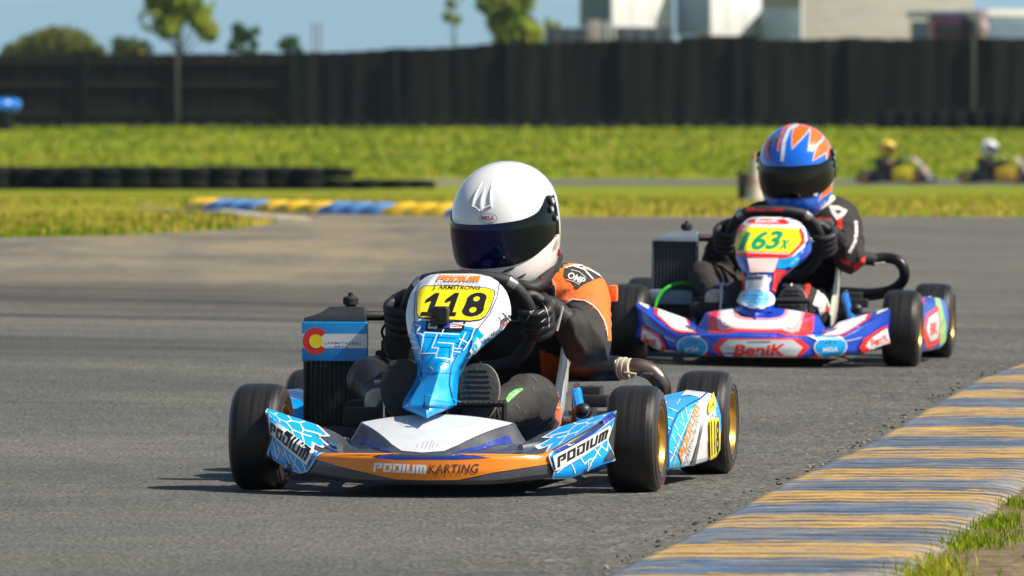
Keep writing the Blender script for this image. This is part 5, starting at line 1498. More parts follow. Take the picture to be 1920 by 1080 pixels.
# ============================================================ BEYOND THE FENCE: trees, pole, trailers, sheds
LM = {}
def lm(name, c): 
    if name not in LM: LM[name] = leafmat(name, c, .4)
    return LM[name]
bark = mat('bark', (.10, .075, .055), .9, var=.3, scale=10)
def tree(px_, ytop, ybot, wpx, D, cols, label, kind='tree', trunk=True, lobes=None, n=5200, leaf=.09, seed=1):
    rs = random.Random(seed); X0 = (px_ - 960) / F * D; sc = D / F; g = H(X0, D)
    T = empty(kind, Matrix.Translation((X0, D, g)), label=label, cat='tree' if trunk else 'bush', group='trees and bushes behind the fence')
    top = ZC - (ytop - HZ) * sc - g; bot = ZC - (ybot - HZ) * sc - g; wd = wpx * sc / 2
    tr = MB(); hh = bot + (top - bot) * .75
    tr.tube([(0, 0, -.1), (.03 * wd, 0, hh * .35), (-.05 * wd, .1, hh * .7), (0, 0, hh)], [max(.05, wd * .09), wd * .075, wd * .05, .02], bark, 10, 4)
    L = lobes or [(rs.uniform(-.7, .7), rs.uniform(-.6, .6), rs.uniform(.15, .9), rs.uniform(.25, .45)) for _ in range(13)]
    for (lx, ly, lz, lr) in L[:16]:
        z0 = bot * .7 + (top - bot) * lz * .3; tr.tube([(0, 0, z0), (lx * wd * .5, ly * wd * .5, (z0 + bot + (top - bot) * lz) / 2), (lx * wd, ly * wd, bot + (top - bot) * lz)], [wd * .035, wd * .022, .01], bark, 6, 3)
    tr.build('trunk', T, 0)
    cr = MB(); ms = [lm(*c) for c in cols]
    for m in ms: cr.mi(m)
    for i in range(n):
        lx, ly, lz, lr = L[rs.randrange(len(L))]
        d = Vector((rs.gauss(0, 1), rs.gauss(0, 1), rs.gauss(0, 1))).normalized() * (rs.random() ** .45) * lr
        p = Vector(((lx + d.x) * wd, (ly + d.y) * wd, bot + (top - bot) * lz + d.z * wd))
        if noise.noise(p * (1.6 / max(.3, wd))) < -.30: continue
        a = Vector((rs.gauss(0, 1), rs.gauss(0, 1), rs.gauss(0, .6))).normalized(); b = a.orthogonal().normalized(); s_ = 1.35 * leaf * rs.uniform(.5, 1.3)
        k = int(noise.noise(p * (2.2 / max(.3, wd)) + Vector((seed, 0, 0))) * 2.4 + rs.random() * 1.2 + .6) % len(ms)
        cr.add([p - a * s_, p + b * s_ * .6, p + a * s_, p - b * s_ * .6], [(0, 1, 2, 3)], ms[k])
    cr.build('crown', T, 0); return T
olive = [('olive_leaf', (.14, .16, .02)), ('dark_olive_leaf', (.05, .07, .015)), ('yellow_olive_leaf', (.27, .25, .03))]
ylw = [('spring_leaf', (.34, .40, .03)), ('mid_leaf', (.14, .24, .02)), ('golden_leaf', (.50, .46, .05))]
grn = [('green_leaf', (.07, .18, .03)), ('deep_green_leaf', (.03, .08, .02)), ('light_green_leaf', (.10, .19, .04))]
tree(100, 52, 112, 190, 345, olive, 'wide olive green bush above the left part of the fence', 'bush', False, [(-.75, 0, .12, .3), (-.5, .2, .3, .32), (-.2, 0, .45, .36), (.0, .1, .7, .22), (.25, 0, .55, .34), (.5, .2, .4, .34), (.75, 0, .15, .3), (.1, 0, .2, .5), (-.4, 0, .1, .4)], 5000, .10, 2)
tree(240, 80, 112, 100, 350, olive, 'low olive bush between the wide bush and the yellow green tree', 'bush', False, None, 1800, .08, 3)
tree(337, -60, 66, 130, 350, ylw, 'tall yellow green tree with a bare pale trunk above the left part of the fence', 'tree', True, [(-.75, 0, .25, .42), (-.55, .2, .5, .5), (-.35, -.1, .12, .36), (.1, 0, .55, .5), (.55, .1, .45, .48), (.82, 0, .06, .32), (.6, -.1, .22, .34), (-.1, .2, .85, .5), (.35, 0, .9, .5), (-.5, 0, .8, .5), (-.1, 0, .3, .34)], 8500, .10, 4)
tree(460, 48, 108, 62, 350, grn, 'small dark green bush between the tall tree and the thin poles', 'bush', False, None, 2200, .08, 5)
tree(545, 68, 106, 46, 352, grn, 'smallest green bush, left of the thin poles', 'bush', False, None, 1300, .07, 6)
tree(852, -40, 50, 50, 352, ylw, 'thin light green branch tree left of the big tree by the trailers', 'tree', True, [(-.5, 0, .2, .4), (.2, 0, .12, .4), (-.2, 0, .5, .5), (.5, 0, .7, .5), (-.4, 0, .8, .5)], 700, .08, 7)
tree(958, -70, 84, 130, 348, ylw, 'big yellow green tree next to the shade-toned end of the first trailer', 'tree', True, [(-.6, 0, .5, .45), (-.3, .2, .3, .48), (.2, 0, .2, .55), (.45, 0, .1, .55), (-.05, 0, .1, .5), (.1, 0, .5, .5), (.5, .1, .6, .48), (-.2, 0, .8, .5), (.5, 0, .85, .5)], 8500, .10, 8)
tree(1040, 30, 80, 40, 352, ylw, 'small bright bush right beside the big tree, low at the trailers', 'bush', False, None, 700, .07, 9)
for dx, lbl in ((588, 'left one of two thin grey poles above the fence'), (600, 'right one of two thin grey poles above the fence')):
    X0 = (dx - 960) / F * 340; t = ZC - (44 - HZ) / F * 340; g = H(X0, 340); mb = MB()
    mb.lathe([(0, .06), (t - g - .12, .05), (t - g - .1, .075), (t - g, .07), (t - g, .0005)], mat('grey_pole', (.22, .21, .22), .7), 'z', seg=12)
    o = mb.build('pole', None, 40, label=lbl, cat='pole', group='thin poles above the fence'); o.location = (X0, 340, g)

def pxz(py, D): return ZC - (py - HZ) / F * D
def pxx(px_, D): return (px_ - 960) / F * D
wpan = mat('white_trailer_panel', (.78, .78, .77), .5, var=.05, scale=2); shaded_pan = mat('shaded_white_panel', (.16, .22, .27), .5, var=.12, scale=2); dkg = mat('dark_underbody', (.03, .035, .045), .7)  # the grey-blue is a white flank with its shade put into the colour
def trailer(xf0, xf1, xs, D, py_bot, label, wall_m, side_m=None, extra=None, name='race_trailer', H_=3.1):
    """box body: lit end face between columns xf0..xf1, long flank running back to column xs"""
    c45 = math.cos(R(42)); s45 = math.sin(R(42)); a, b = pxx(xf0, D), pxx(xf1, D); W = (b - a) / c45; Lg = (a - pxx(xs, D)) / s45; g = H(a, D); zb = pxz(py_bot, D) - g
    T = empty(name, Matrix.Translation((a, D, g)) @ Matrix.Rotation(R(42), 4, 'Z'), label=label, cat='trailer', group='white trailers behind the fence')
    zt = zb + H_; mb = MB(); mb.box((W / 2, Lg / 2, (zb + zt) / 2), (W, Lg - .01, zt - zb), wall_m, .04)
    mb.box((-.006, Lg / 2, (zb + zt) / 2), (.012, Lg - .2, zt - zb - .1), side_m or wall_m); mb.build('body', T, 30)
    fr_ = MB()
    for (p, q) in (((0, 0, zb), (W, 0, zb)), ((0, 0, zb), (0, 0, zt)), ((W, 0, zb), (W, 0, zt))): fr_.tube([p, q], .035, mat('trailer_trim', (.45, .45, .46), .4), 6)
    for i in (1, 2): fr_.tube([(W * i / 3, -.02, zb + .1), (W * i / 3, -.02, zt)], .012, mat('trailer_trim', (.45, .45, .46), .4), 6)
    fr_.build('trim', T)
    u = MB(); u.box((W / 2, Lg / 2, zb - .22), (W - .2, Lg - .2, .36), dkg, .03); u.build('chassis', T)
    for k in (.2, .8):
        w = MB(); w.lathe([(-.12, .0005), (-.12, .36), (-.1, .42), (.1, .42), (.12, .36), (.12, .0005)], tb, 'y', (W * k, .35, zb - .40), 20); w.build('wheel', T)
    return T, a, b, zb, g, D
trailer(1147, 1262, 1086, 338, 50, 'white trailer with shade-toned flank nearest the big tree', wpan, shaded_pan)
trailer(1332, 1430, 1268, 339, 66, 'white trailer with blue shade-toned flank in the middle', wpan, mat('shaded_white_flank', (.24, .32, .45), .5))  # this flank's shade is painted in too, bluer and lighter
# jacks, boxes and a hitch by the first trailer
mb = MB(); D = 335
for (x0, x1, y0, y1, m_) in ((1102, 1128, 38, 96, mat('pinkish_grey', (.34, .30, .30), .7)), (1137, 1141, 40, 96, wpan), (1150, 1153, 42, 96, wpan)):
    xa, xb = pxx(x0, D), pxx(x1, D); za, zb = pxz(y1, D), pxz(y0, D); mb.box(((xa + xb) / 2, D, (za + zb) / 2), (xb - xa, .3, zb - za), m_, .02)
mb.box((pxx(1120, D), D + .4, pxz(96, D) / 2 + .5), (4.6, .4, 1.2), dkg, .05) if False else None
mb.build('loading_rack', None, 30, label='pale pinkish rack with posts standing before the first white trailer', cat='rack')
mb = MB(); xa, xb = pxx(1022, D + 1), pxx(1262, D + 1); g = H(xa, D + 1); zt = pxz(52, D + 1); mb.box(((xa + xb) / 2, D + 1, (g + zt) / 2), (xb - xa, .8, zt - g), mat('dark_slate_container', (.055, .065, .085), .7, var=.2, scale=3), .03)
for i in range(9): mb.box((xa + (xb - xa) * (i + .5) / 9, D + .59, (g + zt) / 2), (.06, .05, zt - g - .1), dkg, .01)
mb.build('container', None, 30, label='low dark slate container under the first white trailer', cat='container')
# truck with blue grey side between trailer and siding building
D = 337; xa, xb = pxx(1434, D), pxx(1500, D); g = H(xa, D); T = empty('truck', Matrix.Translation((xa, D, g)), label='blue grey box truck between the middle trailer and the sided building', cat='truck'); mb = MB()
mb.box(((xb - xa) / 2, 2.5, 2.9), (xb - xa, 5, 3.6), mat('truck_box', (.13, .18, .22), .5, var=.15, scale=2), .05); mb.build('body', T)
mb = MB(); mb.box(((xb - xa) / 2, 2.5, .75), (xb - xa - .1, 4.8, .5), mat('deep_blue_skirt', (.02, .06, .12), .5), .03); mb.box(((xb - xa) / 2, -.05, 3.0), (xb - xa - .1, .06, .5), mat('deep_blue_skirt', (.02, .06, .12), .5), .02); mb.build('skirt', T)
for k in (.15, .85): w = MB(); w.lathe([(-.12, .0005), (-.12, .36), (-.1, .42), (.1, .42), (.12, .36), (.12, .0005)], tb, 'x', ((xb - xa) * k, .8, .42), 20); w.build('wheel', T)
# sided building
D = 350; xa, xb = pxx(1500, D), pxx(1836, D); g = H(xa, D); zt = 6.0; T = empty('building', Matrix.Translation((xa, D, g)) @ Matrix.Rotation(R(32), 4, 'Z'), label='large beige grey building with horizontal siding', cat='building'); mb = MB()
sm = mat('beige_siding', (.40, .38, .34), .8, var=.2, scale=1.6, stretch=(.3, 1, 5)); W = (xb - xa) / math.cos(R(32))
mb.box((W / 2, 4, zt / 2), (W, 8, zt), sm)
for i in range(34): mb.box((W / 2, -.015, .3 + i * .17), (W, .03, .15), sm, .004)
mb.build('wall', T)
mb = MB(); mb.add([(-.3, -.3, zt), (W + .3, -.3, zt), (W + .3, 4, zt + 1.4), (-.3, 4, zt + 1.4), (-.3, 8.3, zt), (W + .3, 8.3, zt)], [(0, 1, 2, 3), (3, 2, 5, 4), (0, 3, 4), (1, 5, 2)], mat('grey_roofing', (.2, .2, .2), .8)); mb.build('roof', T, 0)
mb = MB(); mb.box(((pxx(1745, D) - xa) / math.cos(R(32)) - .12, -.06, 1.8), (.10, .06, 3.6), mat('white_corner_trim', (.62, .6, .58), .6), .01); mb.box((.05, -.06, 3), (.10, .06, 6), mat('white_corner_trim', (.62, .6, .58), .6), .01); mb.build('corner_trim', T)
# red and navy banner / van before it, pole, right-hand truck
D = 340; xa, xb = pxx(1746, D), pxx(1826, D); g = H(xa, D); T = empty('van', Matrix.Translation((xa, D, g)), label='dark red van with navy roof in front of the beige building', cat='van'); mb = MB()
zt_ = pxz(24, D) - g; zm = pxz(38, D) - g
mb.box(((xb - xa) / 2, 2, zm / 2 + .15), (xb - xa, 4, zm - .3), mat('dark_red_paint', (.13, .012, .015), .4, coat=.4), .08); mb.build('body', T)
mb = MB(); mb.box(((xb - xa) / 2, 2.1, (zt_ + zm) / 2), (xb - xa - .05, 3.6, zt_ - zm), mat('navy_paint', (.06, .07, .13), .4), .08); mb.build('roof', T)
mb = MB(); mb.box(((xb - xa) / 2, -.02, zm - .35), (xb - xa - .4, .03, .5), mat('dark_window', (.02, .022, .03), .1), .03); mb.build('window', T)
mb = MB(); D = 338; X0 = pxx(1841, D); g = H(X0, D); zt_ = pxz(20, D) - g; mb.box((0, 0, zt_ / 2), (.34, .34, zt_), mat('faded_pink_post', (.42, .30, .34), .7, var=.2, scale=4), .05); mb.ball((0, 0, zt_ - .7), (.28, .28, .36), mat('faded_pink_post', (.42, .30, .34), .7)); o = mb.build('flag_post', None, 40, label='faded pink and lilac post right of the red van', cat='post'); o.location = (X0, D, g)
D = 339; xa, xb = pxx(1854, D), pxx(1990, D); g = H(xa, D); T = empty('camper', Matrix.Translation((xa, D, g)) @ Matrix.Rotation(R(30), 4, 'Z'), label='camper with white roof and blue grey side at the right edge', cat='camper'); mb = MB(); W = (xb - xa) / .85
z0, z1, z2 = pxz(38, D) - g, pxz(33, D) - g, pxz(18, D) - g
mb.box((W / 2, 3, z0 / 2 + .2), (W, 6, z0 - .4), mat('camper_blue_grey', (.10, .15, .20), .45, var=.15, scale=3), .05); mb.build('body', T)
mb = MB(); mb.box((W / 2, 3, (z1 + z2) / 2), (W + .3, 6.2, z2 - z1), mat('white_corner_trim', (.62, .6, .58), .6), .08); mb.build('roof', T)
mb = MB(); mb.box((W / 2, -.02, z0 * .72), (W - .4, .03, .4), mat('dark_window', (.02, .022, .03), .1), .03); mb.build('window', T)

# ============================================================ HILLS, CLOUDS, HAZE
mb = MB(); rows = []; hm = mat('hill_cover', (.05, .08, .06), .95, var=.3, scale=.002)
for j in range(9):
    y = 27000 + 1000 * j; row = []
    for i in range(121):
        x = -9600 + 160 * i; px_ = 960 + F * x / 30500; r = interp([(-2500, 60), (-400, 30), (0, 6), (200, -25), (600, -50), (900, -35), (1050, 5), (1300, 12), (1900, 22), (2600, 60), (5000, 90)], px_)
        top = (ZC + (HZ - r) / F * 32500 + 8 * noise.noise(Vector((x * .003, 3, 0)))) ; t = math.sin(math.pi * min(1, j / 5.5) / 2)
        row.append(Vector((x, y, .3 + (top - .3) * t + (8.0 * noise.noise(Vector((x * .002, y * .002, 0))) if 0 < j < 8 else 0))))
    rows.append(row)
mb.rows(rows, hm); mb.build('hills', None, 0, kind='structure')
hz = MB(); hz.box((0, 18400, 380), (26000, 37000, 764), None); hz.mats = []
me_m = bpy.data.materials.new('haze_air'); me_m.use_nodes = True; nt = me_m.node_tree; nt.nodes.remove(nt.nodes['Principled BSDF'])
pv = nt.nodes.new('ShaderNodeVolumePrincipled'); pv.inputs['Color'].default_value = (.44, .655, 1.0, 1); pv.inputs['Density'].default_value = .000080; pv.inputs['Anisotropy'].default_value = .1
nt.links.new(pv.outputs[0], nt.nodes['Material Output'].inputs['Volume'])
hz.mats = [me_m]; hz.fm = [0] * len(hz.f); o = hz.build('haze', None, 0, kind='stuff', label='thin blue haze lying over the land towards the hills', cat='haze'); o.display_type = 'WIRE'
# ============================================================ MAIN KARTS AND DRIVERS
SPIN = mat
pal1 = dict(frame=frameblue, bumper=charcoal, panel=cyan, pod=cyan, seat=mat('seat_shell', (.55, .53, .48), .4, coat=.2), core=mat('radiator_core', (.012, .012, .013), .6), fin=mat('radiator_fin', (.055, .055, .058), .35, metal=.5),
            tank_end=mat('dark_grey_tank', (.045, .048, .05), .5, bump=.1), tank=mat('cream_tank', (.36, .33, .27), .35), cover=mat('cover_blue', (0.0, .26, .68), .3, coat=.4), exhaust=1)
pal2 = dict(frame=mat('blue_frame_two', (.01, .16, .62), .3, coat=.4), bumper=b_blue, panel=b_blue, pod=mat('pod_blue', (.03, .12, .62), .3, coat=.4), seat=mat('cream_seat', (.60, .58, .46), .4), core=mat('radiator_core_two', (.03, .033, .038), .6), fin=mat('radiator_fin_two', (.10, .11, .125), .4, metal=.4),
            tank_end=mat('blue_grey_tank', (.22, .27, .34), .45), tank=mat('cream_tank_two', (.55, .50, .42), .35), exhaust=2, green_hose=True)
build_kart(K1, 'blue, white and orange kart with yellow plate 118, in front', 'racing karts', pal1, dict(bumper=art1_bumper, panel=art1_panel, pod=art1_pod, cover=art1_cover))
build_kart(K2, 'blue, red and white kart with green number 163x on yellow', 'racing karts', pal2, dict(bumper=art2_bumper, panel=art2_panel, pod=art2_pod))

# lettering on the wheel grip of both karts
def grip_text(fr, q, m, name):
    pass

suit1 = mat('black_race_suit', (.027, .023, .020), .78, bump=.7, bscale=15, sheen=.03, var=.25, scale=12)
dark_leg = mat('dark_navy_leg', (.006, .007, .014), .5, bump=.3, bscale=60)  # darker navy tone over the right lower leg of the suit
sorange = mat('orange_suit', (.92, .155, .012), .7, bump=.7, bscale=24, sheen=.1, var=.12, scale=14)
pipe = mat('white_piping', (.72, .70, .66), .6)
glove_m = mat('black_glove', (.014, .013, .013), .55, bump=.2, bscale=200)
sole1 = mat('grey_sole', (.030, .034, .034), .8, bump=.3, bscale=120); welt1 = mat('tan_welt', (.20, .18, .13), .7); shoe1 = mat('black_shoe', (.015, .015, .016), .6)

def joints(fr, up, d):
    J = dict(hip=Vector((0, .78, .13)), spine=Vector((.02, .76, .25)), chest=Vector((.065, .70, .37)), neck=fr(*up['neck']), head=fr(*up['head']),
             shL=fr(*up['shL']), shR=fr(*up['shR']), elL=fr(*up['elL']), elR=fr(*up['elR']),
             hpL=Vector((.085, .70, .14)), hpR=Vector((-.085, .70, .14)), knL=S(992, 748, .24), knR=S(694, 712, .27), anL=S(912, 778, -.02), anR=S(736, 778, -.02),
             rkL=.066, rkR=.045, ftL=S(897, 736, -.075), ftR=S(752, 728, -.075))
    J.update(d); return J
def gloves(J, m):
    out = []
    for sd, sg in (('L', 1), ('R', -1)):
        C = SWC + Vector((sg * .158, 0, 0)) + SWU * (.004 if sg > 0 else .008)
        g, w = build_glove(None, C, SWU, Vector((sg, 0, 0)), SWN, J['el' + sd], m)
        J['wr' + sd] = w; out.append(g)
    return out

OR1 = [(1030, 521), (1044, 512), (1058, 498), (1085, 480), (1140, 490), (1175, 540), (1170, 640), (1140, 640), (1137, 622), (1132, 602), (1118, 580), (1096, 564), (1073, 561), (1058, 572), (1049, 590), (1032, 590), (1030, 583), (1042, 562), (1041, 540)]
OR1b = [(1011, 655), (1070, 680), (1060, 715), (1058, 748), (1078, 770), (1072, 790), (1053, 797), (1042, 785), (1040, 762), (1052, 748), (1040, 733), (1020, 713), (1014, 700)]
def art_suit1(out, fr, base):
    A = Art(out, fr, 6, lift=.0012, base=base)
    X = lambda p: z(940, 480, 4.5, p)
    A.poly(X([(530, 110), (600, 78), (680, 85), (780, 120), (860, 180), (800, 195), (700, 240), (635, 288), (590, 225), (525, 175)]), suit1)
    A.lines([X([(600, 82), (700, 115), (775, 200)]), X([(690, 95), (760, 125), (845, 175)]), X([(540, 100), (620, 78), (690, 82)])], 2.6, pipe)
    A.text('OMP', X([(575, 135), (715, 195), (690, 250), (555, 185)]), pipe, bold=.03, shear=.1)
    A.lines([X([(585, 122), (655, 138), (712, 188)]), X([(550, 198), (620, 225), (660, 250)])], .9, pipe)
    A.line(X([(415, 185), (450, 230), (463, 300), (460, 380), (415, 475)]), 1.2, pipe, up=False)
    A.line(X([(490, 500), (510, 445), (550, 395), (610, 370), (700, 380), (770, 420), (820, 475), (862, 545), (885, 620), (890, 670)]), 1.2, pipe)
    A.line(z(840, 640, 6, [(1205, 740), (1225, 735), (1255, 760), (1275, 700)]), 1.2, pipe, up=False)
    gk = mat('knee_green', (.10, .55, .08), .6)
    A.poly(z(840, 640, 6, [(640, 660), (680, 600), (750, 555), (825, 538), (840, 552), (790, 590), (720, 650), (655, 698)]), gk); A.lines([z(840, 640, 6, p) for p in ([(665, 680), (700, 640), (745, 600), (790, 575)], [(690, 605), (720, 620)], [(740, 572), (765, 595)])], 1.1, pipe)
    sc = mat('pale_scuffs', (.16, .14, .12), .9)
    A.lines([z(840, 640, 6, p) for p in ([(935, 400), (1000, 465)], [(945, 520), (955, 560)], [(840, 775), (858, 800)], [(1120, 510), (1150, 540)], [(750, 710), (790, 760)], [(950, 770), (955, 790)])], .7, sc)
    A.lines([[(662, 765), (665, 752)], [(666, 767), (672, 750)], [(671, 764), (677, 746)]], .9, pipe)
J1 = joints(K1, dict(neck=(985, 542, .64), head=(965, 470, .60), shL=(1085, 557, .66), shR=(885, 578, .64), elL=(1102, 645, .47), elR=(772, 655, .52)), dict(knR=S(690, 706, .27), rkR=.053))
g1 = gloves(J1, glove_m)
D1 = build_driver(K1, 'driver in white helmet and orange and black suit, steering kart 118', dict(J=J1, suit=suit1, sole=sole1, welt=welt1, shoe=shoe1, arm=1.08,
    paint=[(OR1, sorange, .25, 1.2), (OR1b, sorange, .30, 1.2), ([(600, 640), (735, 640), (735, 700), (760, 830), (600, 830)], dark_leg, -.3, .45)], art=art_suit1), group='kart drivers')
for g in g1: g.parent = D1
# white mark on the left glove, shoulder tab, collar
mb = MB(); mb.box(K1(1150, 550, .70), (.022, .03, .042), sorange, .006); mb.build('shoulder_tab', D1)
white_g = mat('helmet_white', (.80, .80, .80), .16, coat=1.0, var=.015, scale=6)
visor1 = bpy.data.materials.new('iridescent_visor'); nt, N, Lk, b = nodes(visor1)
b.inputs['Metallic'].default_value = .5; b.inputs['Roughness'].default_value = .05; b.inputs['Coat Weight'].default_value = .15; b.inputs['Specular IOR Level'].default_value = .25
tc = N.new('ShaderNodeTexCoord'); sx = N.new('ShaderNodeSeparateXYZ'); Lk.new(tc.outputs['Object'], sx.inputs[0])
cr = N.new('ShaderNodeValToRGB'); Lk.new(rng(nt, sx.outputs['X'], -.10, .20), cr.inputs[0])
el = cr.color_ramp.elements; el[0].position = 0; el[0].color = (.035, .008, .012, 1); el[1].position = 1; el[1].color = (.010, .014, .012, 1)
for p_, c_ in ((.22, (.020, .010, .045)), (.42, (.006, .012, .085)), (.55, (.008, .012, .05)), (.70, (.006, .012, .014))): e_ = el.new(p_); e_.color = (*c_, 1)
Lk.new(cr.outputs[0], b.inputs['Base Color'])
def T_helm(fr, px_, py_, yl, yaw, pitch, roll=0): return Matrix.Translation(fr(px_, py_, yl)) @ Matrix.Rotation(-R(yaw), 4, 'Z') @ Matrix.Rotation(R(roll), 4, 'Y') @ Matrix.Rotation(R(pitch), 4, 'X') @ Matrix.Diagonal((.955, .96, 1.055, 1))
def art_h1(mb, fr):
    A = Art(mb, fr, 5, lift=.0008)
    A.poly(ellipse(915, 409, 17, 9.2, 28), blackpr); A.poly(ellipse(915, 409, 16.2, 8.5, 28), white)
    A.text('BELL', [(902.5, 405.5), (928, 404.5), (928, 411.5), (902.5, 412)], mat('dark_red_print', (.45, .01, .02), .4), bold=.03)
    A.line([(908, 414), (922, 413.6)], 1, blackpr)
    A.text('Bell', [(1034, 436), (1040, 434), (1040, 440), (1034, 441)], blackpr, bold=.02)
    A.lines([[(1036, 470), (1041, 452), (1044, 448), (1043, 460), (1038, 468)], [(1035, 464), (1042, 456)]], .8, blackpr)
h1 = build_helmet(D1, T_helm(K1, 950, 420, .60, 15, 9, -2), white_g, visor1, 1.0, art_h1, fr=K1)
cm_ = MB(); cm_.tube([K1(958, 528, .50), K1(1000, 540, .50), K1(1030, 510, .60), K1(1044, 482, .72)], .016, blackmt, 12, 4)
cm_.box(K1(1016, 525, .52), (.008, .006, .018), mat('dark_red_cloth', (.30, .01, .02), .8), .004, (0, -.5, 0)); cm_.box(K1(1047, 473, .62), (.010, .01, .018), mat('dark_red_cloth', (.30, .01, .02), .8), .004); cm_.build('collar', D1)
# glove badges
gl = MB(); gl.add([v.co.copy() for v in g1[0].data.vertices], [list(p.vertices) for p in g1[0].data.polygons], glove_m); bs = MB(); bs.v, bs.f = list(gl.v), list(gl.f)
out = MB(); A = Art(out, K1, 4, lift=.0012, base=bs)
A.text('sparco', z(940, 480, 4.5, [(238, 462), (312, 410), (325, 445), (245, 500)]), pipe, bold=.01, shear=.1)
A.lines([z(940, 480, 4.5, p) for p in ([(355, 395), (375, 440), (400, 520), (400, 600)], [(310, 490), (360, 460)], [(335, 560), (380, 520)], [(345, 610), (360, 590)], [(215, 540), (240, 500)])], 1.1, pipe)
if out.f: out.build('glove_badge', g1[0], 0)
mb = MB(); mb.tube([J1['wrL'] + Vector((-.012, -.03, -.03)), J1['wrL'] + Vector((.004, -.035, .03))], .004, pipe, 8, flat=(.4, 1.2)); mb.build('cuff_strap', g1[0])

# ---- action camera clamped to panel 118
AC = empty('action_camera', K1.M @ Matrix.Translation(K1(825, 592, -.06)), label='small black action camera clamped over the number 118', cat='camera')
mb = MB(); mb.box((0, 0, 0), (.044, .034, .046), blackpl, .007, seg=3); mb.build('body', AC)
mb = MB(); mb.lathe([(-.002, .0125), (-.005, .0125), (-.005, .010), (-.003, .009), (-.003, .0005)], mat('lens_glass', (.004, .005, .008), .05, coat=1), 'y', (.006, -.018, .006), 24); mb.box((-.012, -.0185, -.010), (.012, .002, .010), mat('screen_grey', (.03, .032, .036), .2), .0008); mb.build('lens', AC)
mb = MB(); mb.tube([(0, .005, -.02), (.002, .012, -.045)], .009, blackmt, 10); mb.tube([(-.034, .03, -.062), (-.02, .016, -.050), (.002, .012, -.046), (.03, .016, -.046), (.048, .03, -.056)], .0075, blackmt, 10, 4)
mb.tube([(.012, .006, -.038), (.034, .006, -.032)], .004, blackmt, 8); mb.ball((-.034, .024, -.062), (.010, .010, .006), blackmt); mb.ball((.046, .024, -.058), (.010, .010, .006), blackmt); mb.build('mount', AC)

# ---- wheel grip lettering
for fr, q, nm in ((K1, [(824, 497), (918, 499), (918, 507), (824, 505.5)], 1), (K2, [(1400, 390), (1472, 391), (1472, 397), (1400, 396)], 2)):
    ob = [o for o in bpy.data.objects if o.name.startswith('steering_wheel')][nm - 1]
    bs = MB(); bs.v = [v.co.copy() for v in ob.data.vertices]; bs.f = [list(p.vertices) for p in ob.data.polygons]
    out = MB(); A = Art(out, fr, 5, lift=.001, base=bs); A.text('BeniK', q, redpr, bold=.03, shear=.1)
    if out.f: out.build('grip_print', ob, 0)

# ---- second driver
suit2 = mat('charcoal_race_suit', (.024, .019, .019), .85, bump=.8, bscale=26, var=.2, scale=12)
sred = mat('red_suit_stripe', (.70, .02, .01), .7); swh = mat('white_suit_print', (.66, .62, .60), .7)
def art_suit2(out, fr, base):
    A = Art(out, fr, 6, lift=.0012, base=base)
    X = lambda p: z(1480, 360, 4.32, p)
    A.poly(X([(385, 230), (432, 205), (425, 330), (412, 465), (388, 460), (385, 340)]), sred)
    A.poly(X([(315, 105), (400, 115), (470, 150), (440, 200), (385, 230), (340, 170)]), swh); A.poly(X([(372, 150), (410, 145), (425, 165), (395, 180)]), suit2)
    A.poly(X([(415, 535), (490, 560), (500, 600), (430, 575)]), sred); A.poly(X([(510, 590), (560, 560), (612, 515), (605, 560), (545, 638), (515, 620)]), sred)
    A.text('OMP ONE', X([(520, 235), (505, 490), (475, 485), (548, 245)])[::1], swh, bold=.02) if False else None
    A.lines([X([(535, 240), (540, 330), (530, 400), (500, 450), (480, 490)])], 5.5, swh)
    A.lines([X(p) for p in ([(525, 270), (552, 268)], [(527, 305), (552, 303)], [(524, 345), (552, 340)], [(518, 385), (546, 378)], [(505, 425), (535, 425)])], 1.2, suit2)
    A.poly(X([(200, 212), (360, 235), (370, 260), (330, 345), (240, 250)]), swh); A.line(X([(200, 205), (350, 225)]), 2.5, sred); A.line(X([(235, 245), (345, 262)]), 1.5, mat('badge_blue', (.0, .30, .70), .3), up=False)
    A.poly(X([(145, 730), (180, 735), (150, 830), (125, 880), (105, 870), (120, 820)]), sred)
    A.poly(X([(235, 765), (275, 780), (320, 850), (340, 930), (300, 935), (290, 880), (280, 960), (240, 1000), (220, 930), (175, 915), (200, 850)]), swh); A.poly(X([(275, 945), (325, 930), (325, 965), (285, 970)]), sred)
J2 = joints(K2, dict(neck=(1510, 400, .64), head=(1498, 340, .60), shL=(1576, 414, .68), shR=(1415, 425, .64), elL=(1592, 484, .52), elR=(1345, 492, .50)),
            dict(knL=K2(1505, 568, .26), knR=K2(1316, 515, .30), rkR=.05, rkL=.06, ftL=K2(1485, 575, -.07), ftR=K2(1386, 565, -.05), anL=K2(1480, 590, -.02), anR=K2(1360, 590, -.02)))
g2 = gloves(J2, glove_m)
D2 = build_driver(K2, 'driver in blue and orange helmet and black suit with red stripes, in kart 163x', dict(J=J2, suit=suit2, sole=sole1, welt=mat('beige_welt', (.34, .29, .23), .7), shoe=shoe1, arm=1.0, art=art_suit2), group='kart drivers')
for g in g2: g.parent = D2
hblue = mat('helmet_blue', (.008, .14, .72), .18, coat=1.0, var=.05); horg = mat('helmet_orange', (.92, .15, .01), .25, coat=.8); visor2 = mat('black_visor', (.005, .006, .005), .08, coat=.1, spec=.3)
hsil = mat('helmet_silver', (.60, .64, .72), .3, coat=.8)
